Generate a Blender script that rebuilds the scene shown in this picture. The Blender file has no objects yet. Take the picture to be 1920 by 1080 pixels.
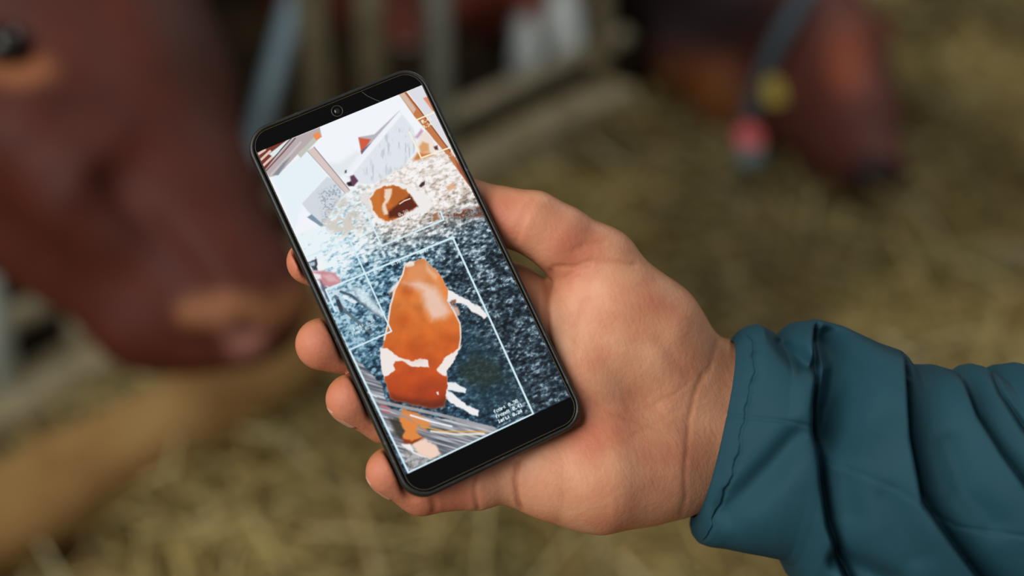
import bpy, bmesh, math, random
import numpy as np
from mathutils import Matrix, Vector

random.seed(7)
RNG = np.random.default_rng(7)
scene = bpy.context.scene
COL = scene.collection

# ------------------------------------------------------------------ camera
F = 2637.0                                   # focal length in pixels of the 1920 px frame
PITCH = math.radians(30.0)
CAM = np.array([0.0, 0.0, 1.45])
cr = np.array([1.0, 0.0, 0.0])
cu = np.array([0.0, math.sin(PITCH), math.cos(PITCH)])
cb = np.array([0.0, -math.cos(PITCH), math.sin(PITCH)])
CB = np.array([cr, cu, cb])                  # rows: camera axes in the world

cam_data = bpy.data.cameras.new('camera')
cam = bpy.data.objects.new('camera', cam_data)
COL.objects.link(cam)
M = Matrix.Identity(4)
for i in range(3):
    M[i][0], M[i][1], M[i][2], M[i][3] = cr[i], cu[i], cb[i], CAM[i]
cam.matrix_world = M
cam_data.sensor_width = 36.0
cam_data.lens = F / 1920.0 * 36.0
cam_data.clip_start = 0.02
cam_data.clip_end = 100
cam_data.dof.use_dof = True
cam_data.dof.focus_distance = 0.532
cam_data.dof.aperture_fstop = 3.5
scene.camera = cam

# ------------------------------------------------------------------ world, light, exposure
world = bpy.data.worlds.new('world')
scene.world = world
world.use_nodes = True
bg = world.node_tree.nodes['Background']
bg.inputs['Color'].default_value = (0.95, 0.97, 1.0, 1)
bg.inputs['Strength'].default_value = 0.21

def area_light(name, loc, target, size, size_y, energy, color):
    d = bpy.data.lights.new(name, 'AREA')
    d.shape = 'RECTANGLE'
    d.size = size
    d.size_y = size_y
    d.energy = energy
    d.color = color
    o = bpy.data.objects.new(name, d)
    COL.objects.link(o)
    o.location = loc
    o.rotation_euler = (Vector(target) - Vector(loc)).to_track_quat('-Z', 'Y').to_euler()
    return o
# daylight of the open barn gate, behind and to the left of the person
area_light('gate_daylight', (-1.50, -0.62, 2.45), (0.1, 0.6, 1.05), 2.2, 2.0, 70, (1.0, 0.96, 0.90))
# added fill light over the feed alley, brightens the far straw
area_light('alley_fill', (1.7, 4.0, 4.2), (1.1, 3.4, 0.0), 2.4, 2.4, 62, (1.0, 0.98, 0.92))

scene.view_settings.view_transform = 'Standard'
scene.view_settings.look = 'None'
scene.view_settings.exposure = 0.0
scene.view_settings.gamma = 1.0
scene.view_settings.use_curve_mapping = False
try:
    scene.cycles.use_denoising = True
except Exception:
    pass

# ------------------------------------------------------------------ frames
# phone frame (millimetres): x across the phone, y along it, z out of its glass
PT = np.array([-36.5578, 4.9983, -524.1703])
PR = np.array([[0.89186483, -0.42756673, 0.14752564],
               [0.39988773, 0.89779717, 0.18452653],
               [-0.2113455, -0.10557903, 0.97169241]])

def pm(x, y, z=0.0):
    """point of the phone frame (mm) at height z over the glass that is seen in pixel x, y"""
    x = np.asarray(x, float); y = np.asarray(y, float); z = np.asarray(z, float)
    d = np.stack([(x - 960) / F, -(y - 540) / F, -np.ones_like(x)], -1)
    n = PR[:, 2]
    s = (PT @ n + z) / (d @ n)
    return (d * s[..., None] - PT) @ PR

def phone_to_cam(p):
    return np.asarray(p) @ PR.T + PT

def cam_to_phone(p):
    return (np.asarray(p) - PT) @ PR

def cam_to_px(p):
    return np.stack([960 + F * p[..., 0] / -p[..., 2], 540 - F * p[..., 1] / -p[..., 2]], -1)

def at(px, py, depth):
    """world point (m) seen in a pixel at a distance along the optical axis"""
    c = np.array([(px - 960) / F * depth, -(py - 540) / F * depth, -depth])
    return CAM + c @ CB

def ground_at(px, py, z=0.0):
    d = np.array([(px - 960) / F, -(py - 540) / F, -1.0]) @ CB
    return CAM + d * ((z - CAM[2]) / d[2])

PHONE_M = Matrix.Identity(4)
_R = CB.T @ PR
_t = CAM + (PT / 1000) @ CB
for i in range(3):
    for j in range(3):
        PHONE_M[i][j] = _R[i, j]
    PHONE_M[i][3] = _t[i]

# ------------------------------------------------------------------ object helpers
def props(o, label=None, cat=None, group=None, kind=None):
    if label: o['label'] = label
    if cat: o['category'] = cat
    if group: o['group'] = group
    if kind: o['kind'] = kind
    return o

def empty(name, matrix=None, loc=None):
    o = bpy.data.objects.new(name, None)
    COL.objects.link(o)
    o.empty_display_size = 0.05
    if matrix is not None: o.matrix_world = matrix
    if loc is not None: o.location = loc
    return o

def mesh_obj(name, verts, faces, mat, parent=None, smooth=True, matrix=None):
    me = bpy.data.meshes.new(name)
    verts = np.asarray(verts, float)
    if isinstance(faces, np.ndarray):
        n, k = faces.shape
        me.vertices.add(len(verts)); me.vertices.foreach_set('co', verts.astype(np.float32).ravel())
        me.loops.add(n * k); me.loops.foreach_set('vertex_index', faces.astype(np.int32).ravel())
        me.polygons.add(n)
        me.polygons.foreach_set('loop_start', np.arange(0, n * k, k, dtype=np.int32))
        me.update(calc_edges=True)
        me.validate()
    else:
        me.from_pydata([tuple(v) for v in verts], [], [tuple(f) for f in faces])
        me.update()
    me.polygons.foreach_set('use_smooth', [smooth] * len(me.polygons))
    me.materials.append(mat)
    o = bpy.data.objects.new(name, me)
    COL.objects.link(o)
    if parent is not None:
        o.parent = parent
    if matrix is not None:
        o.matrix_world = matrix
    return o

def float_attr(o, name, vals):
    a = o.data.attributes.new(name, 'FLOAT', 'POINT')
    a.data.foreach_set('value', np.asarray(vals, np.float32))

def color_attr(o, name, rgb):
    a = o.data.color_attributes.new(name, 'FLOAT_COLOR', 'POINT')
    c = np.ones((len(rgb), 4), np.float32); c[:, :3] = rgb
    a.data.foreach_set('color', c.ravel())

def srgb(r, g, b):
    c = np.array([r, g, b], float) / 255
    return tuple(np.where(c <= 0.04045, c / 12.92, ((c + 0.055) / 1.055) ** 2.4))

def bm_obj(name, bm, mat, parent=None, smooth=False):
    me = bpy.data.meshes.new(name)
    bm.normal_update()
    bm.to_mesh(me); bm.free()
    me.polygons.foreach_set('use_smooth', [smooth] * len(me.polygons))
    me.materials.append(mat)
    o = bpy.data.objects.new(name, me)
    COL.objects.link(o)
    if parent is not None: o.parent = parent
    return o

# ------------------------------------------------------------------ material helpers
def new_mat(name, base=(0.5, 0.5, 0.5), rough=0.6, spec=0.5, metallic=0.0):
    m = bpy.data.materials.new(name)
    m.use_nodes = True
    p = m.node_tree.nodes['Principled BSDF']
    p.inputs['Base Color'].default_value = (*base, 1)
    p.inputs['Roughness'].default_value = rough
    p.inputs['Specular IOR Level'].default_value = spec
    p.inputs['Metallic'].default_value = metallic
    return m, m.node_tree, p

def node(nt, typ, **kw):
    n = nt.nodes.new(typ)
    for k, v in kw.items():
        if k in n.inputs.keys(): n.inputs[k].default_value = v
        else: setattr(n, k, v)
    return n

def noise_node(nt, scale, detail=4, rough=0.55, coord='Object', stretch=None):
    tc = nt.nodes.new('ShaderNodeTexCoord')
    n = node(nt, 'ShaderNodeTexNoise', Scale=scale, Detail=detail, Roughness=rough)
    if stretch is not None:
        mp = nt.nodes.new('ShaderNodeMapping')
        mp.inputs['Scale'].default_value = stretch
        nt.links.new(tc.outputs[coord], mp.inputs['Vector'])
        nt.links.new(mp.outputs['Vector'], n.inputs['Vector'])
    else:
        nt.links.new(tc.outputs[coord], n.inputs['Vector'])
    return n

def ramp(nt, src, stops):
    r = nt.nodes.new('ShaderNodeValToRGB')
    e = r.color_ramp.elements
    while len(e) < len(stops): e.new(0.5)
    for i, (p, c) in enumerate(stops):
        e[i].position = p; e[i].color = (*c, 1)
    nt.links.new(src, r.inputs['Fac'])
    return r

def bump(nt, p, src, strength, dist):
    b = node(nt, 'ShaderNodeBump', Strength=strength, Distance=dist)
    nt.links.new(src, b.inputs['Height'])
    nt.links.new(b.outputs['Normal'], p.inputs['Normal'])
    return b

def noisy_mat(name, stops, scale, rough=0.8, spec=0.3, bump_s=0.0, bump_d=0.01, detail=4, stretch=None):
    m, nt, p = new_mat(name, rough=rough, spec=spec)
    n = noise_node(nt, scale, detail, stretch=stretch)
    r = ramp(nt, n.outputs['Fac'], stops)
    nt.links.new(r.outputs['Color'], p.inputs['Base Color'])
    if bump_s: bump(nt, p, n.outputs['Fac'], bump_s, bump_d)
    return m

# ------------------------------------------------------------------ implicit surfaces
class Field:
    """signed distance grid; smooth unions of tapered limbs; meshed as one continuous surface"""
    def __init__(self, lo, hi, h):
        self.lo = np.array(lo, float); self.h = h
        self.n = np.ceil((np.array(hi) - self.lo) / h).astype(int) + 1
        self.ax = [self.lo[i] + h * np.arange(self.n[i]) for i in range(3)]
        self.D = np.full(self.n, 1e3, np.float32)
    def blank(self):
        g = Field.__new__(Field)
        g.lo, g.h, g.n, g.ax = self.lo, self.h, self.n, self.ax
        g.D = np.full(self.n, 1e3, np.float32)
        return g
    def _block(self, lo, hi):
        a = np.clip(np.floor((lo - self.lo) / self.h).astype(int), 0, self.n)
        b = np.clip(np.ceil((hi - self.lo) / self.h).astype(int) + 1, 0, self.n)
        if np.any(b <= a): return None
        sl = tuple(slice(a[i], b[i]) for i in range(3))
        X = self.ax[0][sl[0]][:, None, None].astype(np.float32)
        Y = self.ax[1][sl[1]][None, :, None].astype(np.float32)
        Z = self.ax[2][sl[2]][None, None, :].astype(np.float32)
        return sl, X, Y, Z
    @staticmethod
    def smin(a, b, k):
        if k <= 0: return np.minimum(a, b)
        h = np.maximum(k - np.abs(a - b), 0) / k
        return np.minimum(a, b) - h * h * (k * 0.25)
    def cone(self, a, b, ra, rb, k, squash=None):
        a = np.asarray(a, float); b = np.asarray(b, float)
        m = max(ra, rb) + k + 3 * self.h
        blk = self._block(np.minimum(a, b) - m, np.maximum(a, b) + m)
        if blk is None: return
        sl, X, Y, Z = blk
        ba = b - a; L2 = max(ba @ ba, 1e-12)
        px, py, pz = X - a[0], Y - a[1], Z - a[2]
        t = np.clip((px * ba[0] + py * ba[1] + pz * ba[2]) / L2, 0, 1)
        qx, qy, qz = px - t * ba[0], py - t * ba[1], pz - t * ba[2]
        if squash is not None:
            n, s = squash
            dn = (qx * n[0] + qy * n[1] + qz * n[2]) * (1 / s - 1)
            qx, qy, qz = qx + dn * n[0], qy + dn * n[1], qz + dn * n[2]
        d = np.sqrt(qx * qx + qy * qy + qz * qz) - (ra + (rb - ra) * t)
        self.D[sl] = self.smin(self.D[sl], d.astype(np.float32), k)
    def chain(self, pts, rad, k):
        for i in range(len(pts) - 1):
            self.cone(pts[i], pts[i + 1], rad[i], rad[i + 1], k)
    def ball(self, c, r, k, axes=None):
        """ellipsoid; axes = 3x3 rows of unit axes"""
        c = np.asarray(c, float); r = np.asarray(r, float) * np.ones(3)
        A = np.eye(3) if axes is None else np.asarray(axes, float)
        m = r.max() + k + 3 * self.h
        blk = self._block(c - m, c + m)
        if blk is None: return
        sl, X, Y, Z = blk
        px, py, pz = X - c[0], Y - c[1], Z - c[2]
        q = [(px * A[i, 0] + py * A[i, 1] + pz * A[i, 2]) for i in range(3)]
        k0 = np.sqrt(sum((q[i] / r[i]) ** 2 for i in range(3))) + 1e-9
        k1 = np.sqrt(sum((q[i] / r[i] ** 2) ** 2 for i in range(3))) + 1e-9
        d = k0 * (k0 - 1) / k1
        self.D[sl] = self.smin(self.D[sl], d.astype(np.float32), k)
    def join(self, other, k):
        self.D = self.smin(self.D, other.D, k)
    def cut_box(self, lo, hi, r, k):
        lo = np.asarray(lo, float); hi = np.asarray(hi, float)
        sl, X, Y, Z = self._block(lo - 12, hi + 12)
        c = (lo + hi) / 2; e = (hi - lo) / 2 - r
        qx, qy, qz = np.abs(X - c[0]) - e[0], np.abs(Y - c[1]) - e[1], np.abs(Z - c[2]) - e[2]
        d = np.sqrt(np.maximum(qx, 0) ** 2 + np.maximum(qy, 0) ** 2 + np.maximum(qz, 0) ** 2) \
            + np.minimum(np.maximum(np.maximum(qx, qy), qz), 0) - r
        self.D[sl] = -self.smin(-self.D[sl], d.astype(np.float32), k)
    def mesh(self):
        D = self.D; S = D < 0
        n = self.n - 1
        def corner(A, i, j, k): return A[i:i + n[0], j:j + n[1], k:k + n[2]]
        cnt = np.zeros(n, np.int8)
        for i in (0, 1):
            for j in (0, 1):
                for k in (0, 1): cnt += corner(S, i, j, k)
        act = np.argwhere((cnt > 0) & (cnt < 8))
        I, J, K = act.T
        pos = np.zeros((len(act), 3)); num = np.zeros(len(act))
        for ax in range(3):
            for u in (0, 1):
                for v in (0, 1):
                    o0 = [0, 0, 0]; o0[(ax + 1) % 3] = u; o0[(ax + 2) % 3] = v
                    o1 = list(o0); o1[ax] = 1
                    d0 = D[I + o0[0], J + o0[1], K + o0[2]]; d1 = D[I + o1[0], J + o1[1], K + o1[2]]
                    c = (d0 < 0) != (d1 < 0)
                    t = np.where(c, d0 / np.where(d0 == d1, 1, d0 - d1), 0)
                    p = np.array(o0, float)[None].repeat(len(act), 0); p[:, ax] = t
                    pos[c] += p[c]; num[c] += 1
        V = self.lo + (act + pos / num[:, None]) * self.h
        ids = np.full(n, -1, np.int32); ids[I, J, K] = np.arange(len(act))
        quads = []
        for ax in range(3):
            a1, a2 = (ax + 1) % 3, (ax + 2) % 3
            s0 = [slice(None)] * 3; s1 = [slice(None)] * 3
            s0[ax] = slice(0, -1); s1[ax] = slice(1, None)
            A, B = S[tuple(s0)], S[tuple(s1)]
            E = np.argwhere(A != B)
            ok = (E[:, a1] > 0) & (E[:, a2] > 0) & (E[:, a1] < n[a1]) & (E[:, a2] < n[a2])
            E = E[ok]
            def cid(d1, d2):
                c = E.copy(); c[:, a1] -= d1; c[:, a2] -= d2
                return ids[c[:, 0], c[:, 1], c[:, 2]]
            q = np.stack([cid(1, 1), cid(0, 1), cid(0, 0), cid(1, 0)], 1)
            flip = ~A[E[:, 0], E[:, 1], E[:, 2]]
            q[flip] = q[flip][:, ::-1]
            quads.append(q)
        Q = np.concatenate(quads)
        Q = Q[(Q >= 0).all(1)]
        return V, Q

def vnormals(V, Q):
    n = np.cross(V[Q[:, 2]] - V[Q[:, 0]], V[Q[:, 3]] - V[Q[:, 1]])
    N = np.zeros_like(V)
    for i in range(4): np.add.at(N, Q[:, i], n)
    return N / (np.linalg.norm(N, axis=1, keepdims=True) + 1e-12)

def relax(V, Q, it, lam=0.5):
    for _ in range(it):
        A = np.zeros_like(V); c = np.zeros(len(V))
        for i in range(4):
            for j in ((i + 1) % 4, (i + 3) % 4):
                np.add.at(A, Q[:, i], V[Q[:, j]]); np.add.at(c, Q[:, i], 1)
        V = V + lam * (A / np.maximum(c, 1)[:, None] - V)
    return V

def poly_dist(P, line):
    """distance of 2-D points to a polyline"""
    line = np.asarray(line, float)
    best = np.full(len(P), 1e9)
    for a, b in zip(line[:-1], line[1:]):
        ba = b - a
        t = np.clip(((P - a) @ ba) / (ba @ ba), 0, 1)
        best = np.minimum(best, np.linalg.norm(P - a - t[:, None] * ba, axis=1))
    return best

def smoothstep(a, b, x):
    t = np.clip((x - a) / (b - a), 0, 1)
    return t * t * (3 - 2 * t)

# ================================================================== the barn
KD = ground_at(0, 800)[:2]; KE = ground_at(1150, 200)[:2]
KDIR = (KE - KD) / np.linalg.norm(KE - KD)            # along the feed fence
KN = np.array([-KDIR[1], KDIR[0]])                    # into the pen

def noise2(x, y, seed=0, octaves=4, base=1.0):
    r = np.random.default_rng(seed)
    out = np.zeros_like(x); amp = 1.0; tot = 0
    for o in range(octaves):
        T = r.random((64, 64))
        fx, fy = x * base * 2 ** o, y * base * 2 ** o
        i, j = np.floor(fx).astype(int), np.floor(fy).astype(int)
        u, v = fx - i, fy - j
        u = u * u * (3 - 2 * u); v = v * v * (3 - 2 * v)
        g = lambda a, b: T[a % 64, b % 64]
        out += amp * ((g(i, j) * (1 - u) + g(i + 1, j) * u) * (1 - v) + (g(i, j + 1) * (1 - u) + g(i + 1, j + 1) * u) * v)
        tot += amp; amp *= 0.5
    return out / tot

def ground_h(x, y):
    return 0.10 * (noise2(x + 20, y + 20, 3, 4, 1.3) - 0.5) + 0.05 * (noise2(x + 9, y + 9, 5, 3, 5.0) - 0.5)

def build_floor():
    nx, ny = 220, 220
    gx = np.linspace(-7, 7, nx); gy = np.linspace(-3, 10, ny)
    X, Y = np.meshgrid(gx, gy, indexing='ij')
    Z = ground_h(X, Y) - 0.02
    V = np.stack([X, Y, Z], -1).reshape(-1, 3)
    I = np.arange(nx * ny).reshape(nx, ny)
    Q = np.stack([I[:-1, :-1], I[1:, :-1], I[1:, 1:], I[:-1, 1:]], -1).reshape(-1, 4)
    m = noisy_mat('strawy_dirt', [(0.30, srgb(66, 48, 26)), (0.5, srgb(112, 90, 50)), (0.68, srgb(166, 144, 92))], 5, 0.95, 0.1, 0.8, 0.03, 8)
    o = mesh_obj('floor', V, Q, m)
    props(o, kind='structure')
    # floor of the pen: trampled dark bedding
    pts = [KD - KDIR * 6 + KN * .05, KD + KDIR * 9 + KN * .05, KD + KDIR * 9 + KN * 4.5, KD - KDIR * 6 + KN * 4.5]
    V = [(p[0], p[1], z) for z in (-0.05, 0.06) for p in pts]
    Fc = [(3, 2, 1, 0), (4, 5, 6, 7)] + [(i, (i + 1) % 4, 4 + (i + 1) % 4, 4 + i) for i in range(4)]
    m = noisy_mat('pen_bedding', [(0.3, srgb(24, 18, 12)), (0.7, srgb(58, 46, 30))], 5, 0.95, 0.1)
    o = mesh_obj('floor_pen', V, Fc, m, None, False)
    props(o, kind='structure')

def slab(name, pts, z0, z1, mat, parent=None):
    n = len(pts)
    V = [(p[0], p[1], z) for z in (z0, z1) for p in pts]
    Fc = [tuple(reversed(range(n))), tuple(range(n, 2 * n))] + [(i, (i + 1) % n, n + (i + 1) % n, n + i) for i in range(n)]
    return mesh_obj(name, V, Fc, mat, parent, False)

def build_shell():
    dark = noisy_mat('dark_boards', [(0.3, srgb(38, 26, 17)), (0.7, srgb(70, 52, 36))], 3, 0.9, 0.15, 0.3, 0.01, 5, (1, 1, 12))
    beam = noisy_mat('shade_slab_boards', [(0.3, srgb(46, 34, 24)), (0.7, srgb(78, 60, 42))], 3, 0.9, 0.15)
    # boarded wall at the back of the pen
    def wall(name, a, d, n, length, h):
        base = slab(name, [a, a + d * length, a + d * length + n * .06, a + n * .06], 0, h, dark)
        props(base, kind='structure')
        w = 0.28; k = int(length / w)
        me = None
        for i in range(k):
            p = a + d * (i * w + 0.01) - n * .03; q = a + d * ((i + 1) * w - 0.012) - n * .03
            b = slab('board', [p, q, q + n * .03, p + n * .03], 0.02, h - .02, dark, base)
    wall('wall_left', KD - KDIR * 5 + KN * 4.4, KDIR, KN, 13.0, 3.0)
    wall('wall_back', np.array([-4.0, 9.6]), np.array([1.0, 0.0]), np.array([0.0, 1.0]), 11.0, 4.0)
    # unseen roof slab added over the pen to keep it dark
    o = slab('pen_shade_slab', [KD - KDIR * 5 + KN * 1.0, KD + KDIR * 8 + KN * 1.0, KD + KDIR * 8 + KN * 4.4, KD - KDIR * 5 + KN * 4.4], 2.35, 2.5, beam)
    props(o, kind='structure')

def tube(a, b, ra, rb=None, n=14, wob=0.0, segs=1, seed=0):
    rb = ra if rb is None else rb
    a = np.asarray(a, float); b = np.asarray(b, float)
    d = (b - a) / np.linalg.norm(b - a)
    s = np.cross(d, [0, 0, 1.0])
    if np.linalg.norm(s) < .1: s = np.cross(d, [1.0, 0, 0])
    s /= np.linalg.norm(s); t = np.cross(d, s)
    r_ = np.random.default_rng(seed)
    ph = r_.random(6) * 6.28
    V = []; Fc = []
    for k in range(segs + 1):
        u = k / segs; c = a + (b - a) * u
        c = c + wob * (s * math.sin(3 * u + ph[0]) + t * .6 * math.sin(5 * u + ph[1]))
        r = ra + (rb - ra) * u
        for i in range(n):
            th = 2 * math.pi * i / n
            rr = r * (1 + (wob / max(r, 1e-6)) * .35 * (math.sin(2 * th + ph[2] + 4 * u) + .6 * math.sin(5 * th + ph[3] + 9 * u)))
            V.append(c + (s * math.cos(th) + t * math.sin(th)) * rr)
    for k in range(segs):
        for i in range(n):
            j = (i + 1) % n
            Fc.append((k * n + i, (k + 1) * n + i, (k + 1) * n + j, k * n + j))
    Fc.append(tuple(range(n))); Fc.append(tuple(reversed([segs * n + i for i in range(n)])))
    return np.array(V), Fc

def kerb_at(px_x, row):
    """foot on the kerb line of a vertical post seen at column px_x in a given row"""
    vx, vy = 960.0, 540 + F * math.tan(math.pi / 2 - PITCH)
    # image line of the vertical through (px_x,row); kerb line y = 800 - 0.5217 x
    k = -600 / 1150.0
    sl = (px_x - vx) / (row - vy)
    y = (800 + k * (px_x - sl * row)) / (1 - k * sl)
    x = px_x + sl * (y - row)
    return ground_at(x, y)

def build_fence():
    galv = noisy_mat('galvanised_steel', [(0.3, srgb(150, 162, 158)), (0.7, srgb(200, 208, 200))], 30, 0.5, 0.5)
    blue = noisy_mat('blue_grey_steel', [(0.3, srgb(130, 158, 172)), (0.7, srgb(164, 190, 200))], 30, 0.45, 0.5)
    wood = noisy_mat('weathered_wood', [(0.3, srgb(140, 132, 106)), (0.7, srgb(188, 180, 152))], 18, 0.85, 0.2, 0.3, 0.01, 5)
    root = empty('feed_fence', loc=(KD[0], KD[1], 0))
    props(root, 'steel feed fence with upright tubes between the cows and the straw', 'fence')
    off = np.array([KD[0], KD[1], 0])
    posts = [(8, 700, galv, .026, .5), (150, 600, wood, .028, .5), (588, 100, wood, .030), (692, 60, wood, .032), (822, 100, galv, .028), (1128, 80, wood, .027)]
    for x, row, m, r, *hh in posts:
        b = kerb_at(x, row) - off; b[2] = 0.0
        v, f = tube(b, b + np.array([0, 0, hh[0] if hh else 1.45]), r)
        mesh_obj('post', v, f, m, root)
    # top rail and lower pipe
    a = np.array([*(KD - KDIR * 3), 1.40]) - off; b = np.array([*(KD + KDIR * 6), 1.40]) - off
    v, f = tube(a, b, .03); mesh_obj('top_rail', v, f, galv, root)
    n3 = np.array([KN[0], KN[1], 0])
    a = np.array([*(KD - KDIR * 3), 0.12]) - off + n3 * .12; b = np.array([*(KD + KDIR * 2.05), 0.12]) - off + n3 * .10
    v, f = tube(a, b, .028); mesh_obj('lower_rail', v, f, wood, root)
    # slanting yoke bars
    for (p, q, m, r) in ((at(434, 425, 2.74), at(566, -60, 3.15), blue, .024),):
        v, f = tube(p - off, q - off, r); mesh_obj('slanted_bar', v, f, m, root)
    # sill under the fence
    km = noisy_mat('sill_wood', [(0.3, srgb(122, 112, 86)), (0.7, srgb(176, 164, 132))], 12, 0.9, 0.15, 0.4, 0.01, 5)
    p = [KD - KDIR * 2.5 - KN * .07, KD + KDIR * 1.88 - KN * .07, KD + KDIR * 1.88 + KN * .05, KD - KDIR * 2.5 + KN * .05]
    o = slab('wooden_sill', p, -0.05, 0.075, km)
    bv = o.modifiers.new('bevel', 'BEVEL'); bv.width = .015; bv.segments = 2
    props(o, 'long pale wooden sill on the floor under the feed fence', 'sill')

def build_log():
    m = noisy_mat('barkless_wood', [(0.25, srgb(118, 82, 44)), (0.5, srgb(154, 118, 68)), (0.75, srgb(176, 144, 92))], 5, 0.75, 0.25, 0.3, 0.01, 6, (1, 1, 1))
    a = ground_at(-420, 1235, .05); b = ground_at(700, 590, .05)
    a[2] = .065; b[2] = .07
    v, f = tube(a, b, .086, .076, 28, 0.012, 26, 4)
    o = mesh_obj('timber_log', v, f, m)
    props(o, 'smooth tan wooden log lying slantwise on the straw below the big cow muzzle', 'log')

def build_straw():
    r = np.random.default_rng(11)
    N = 26000
    # denser near, all over the alley side of the fence
    X = r.uniform(-2.6, 3.2, N * 2); Y = r.uniform(0.9, 7.0, N * 2)
    side = (np.stack([X, Y], 1) - KD) @ KN
    keep = (side < -0.08)
    X, Y = X[keep][:N], Y[keep][:N]
    n = len(X)
    L = r.uniform(0.06, 0.24, n); W = r.uniform(0.0018, 0.0045, n)
    ang = r.uniform(0, 2 * np.pi, n); tilt = r.normal(0.05, 0.22, n)
    Z = ground_h(X, Y) + r.exponential(0.018, n)
    d = np.stack([np.cos(ang) * np.cos(tilt), np.sin(ang) * np.cos(tilt), np.sin(tilt)], 1)
    s = np.stack([-np.sin(ang), np.cos(ang), r.normal(0, .4, n)], 1); s /= np.linalg.norm(s, axis=1, keepdims=True)
    up = np.cross(d, s)
    c = np.stack([X, Y, Z + np.abs(np.sin(tilt)) * L * .4], 1)
    bend = r.uniform(-.12, .12, n)
    V = []
    for t in (-.5, 0, .5):
        q = c + d * (L * t)[:, None] + up * (bend * L * (0.25 - t * t))[:, None]
        for k in range(3):
            a = 2 * math.pi * k / 3
            V.append(q + (s * math.cos(a) + up * math.sin(a)) * W[:, None])
    V = np.stack(V, 1)                       # n, 9, 3
    base = np.arange(n)[:, None] * 9
    quads = []
    for k in range(2):
        for i in range(3):
            j = (i + 1) % 3
            quads.append(base + np.array([[k * 3 + i, k * 3 + j, k * 3 + 3 + j, k * 3 + 3 + i]]))
    Q = np.concatenate(quads)
    m, nt, p = new_mat('straw', rough=0.7, spec=0.25)
    a = node(nt, 'ShaderNodeAttribute', attribute_name='tone')
    nt.links.new(a.outputs['Color'], p.inputs['Base Color'])
    o = mesh_obj('loose_straw', V.reshape(-1, 3), Q, m, None, False)
    cols = np.array([srgb(186, 164, 102), srgb(208, 190, 132), srgb(160, 144, 88), srgb(128, 120, 70), srgb(172, 142, 88), srgb(222, 210, 164)])
    pick = r.choice(len(cols), n, p=[.28, .2, .2, .14, .12, .06])
    wet_shade = 0.46 + 0.58 * smoothstep(.33, .67, noise2(X * 1.0 + 30, Y * 1.0 + 30, 77, 3, 2.2))
    color_attr(o, 'tone', np.repeat(np.minimum(cols[pick] * wet_shade[:, None], .85), 9, 0))
    props(o, 'loose yellow brown straw strewn over the barn floor', 'straw', kind='stuff')

# ------------------------------------------------------------------ cows
def cow_mat(name, rough=0.62):
    m, nt, p = new_mat(name, rough=rough, spec=0.3)
    a = node(nt, 'ShaderNodeAttribute', attribute_name='coat')
    n = noise_node(nt, 14, 6)
    r = ramp(nt, n.outputs['Fac'], [(0.3, (0.72, 0.72, 0.72)), (0.7, (1.15, 1.15, 1.15))])
    mx = node(nt, 'ShaderNodeMix', data_type='RGBA', blend_type='MULTIPLY'); mx.inputs[0].default_value = 1.0
    nt.links.new(a.outputs['Color'], mx.inputs[6]); nt.links.new(r.outputs['Color'], mx.inputs[7])
    nt.links.new(mx.outputs[2], p.inputs['Base Color'])
    n2 = noise_node(nt, 260, 3)
    bump(nt, p, n2.outputs['Fac'], 0.3, 0.004)
    return m

COAT = cow_mat('cow_coat')

def px_ball(px, py, depth, rpx):
    return at(px, py, depth), rpx / F * depth

def chain_px(field, l, k):
    P = [at(a, b, d) for a, b, d, r in l]; R = [r / F * d for a, b, d, r in l]
    field.chain(P, R, k)
    return P, R

def world_px(V):
    c = (V - CAM) @ CB.T
    return cam_to_px(c)

def sphere_obj(name, c, r, mat, parent, scale=(1, 1, 1), rot=None):
    bm = bmesh.new()
    bmesh.ops.create_uvsphere(bm, u_segments=20, v_segments=12, radius=1)
    A = np.eye(3) if rot is None else np.asarray(rot)      # rows: axes
    for v in bm.verts:
        q = np.array(v.co) * np.array(scale) * r
        v.co = Vector(np.asarray(c) + q @ A)
    return bm_obj(name, bm, mat, parent, True)

EYE, _, _ = new_mat('cow_eye', (0.004, 0.003, 0.003), 0.15, 0.6)
NOSTRIL, _, _ = new_mat('nostril', srgb(34, 20, 17), 0.5, 0.4)

def tint(V, base, spots):
    """coat colour with patches given in the coat: (colour, centre m, radius m, softness)"""
    C = np.tile(np.array(base), (len(V), 1))
    for col, c, r, soft in spots:
        c = np.atleast_2d(c)
        d = np.min(np.stack([np.linalg.norm(V - q, axis=1) for q in c], 1), 1)
        w = (1 - smoothstep(r - soft, r + soft, d))[:, None]
        C = C * (1 - w) + np.array(col) * w
    return C

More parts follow.
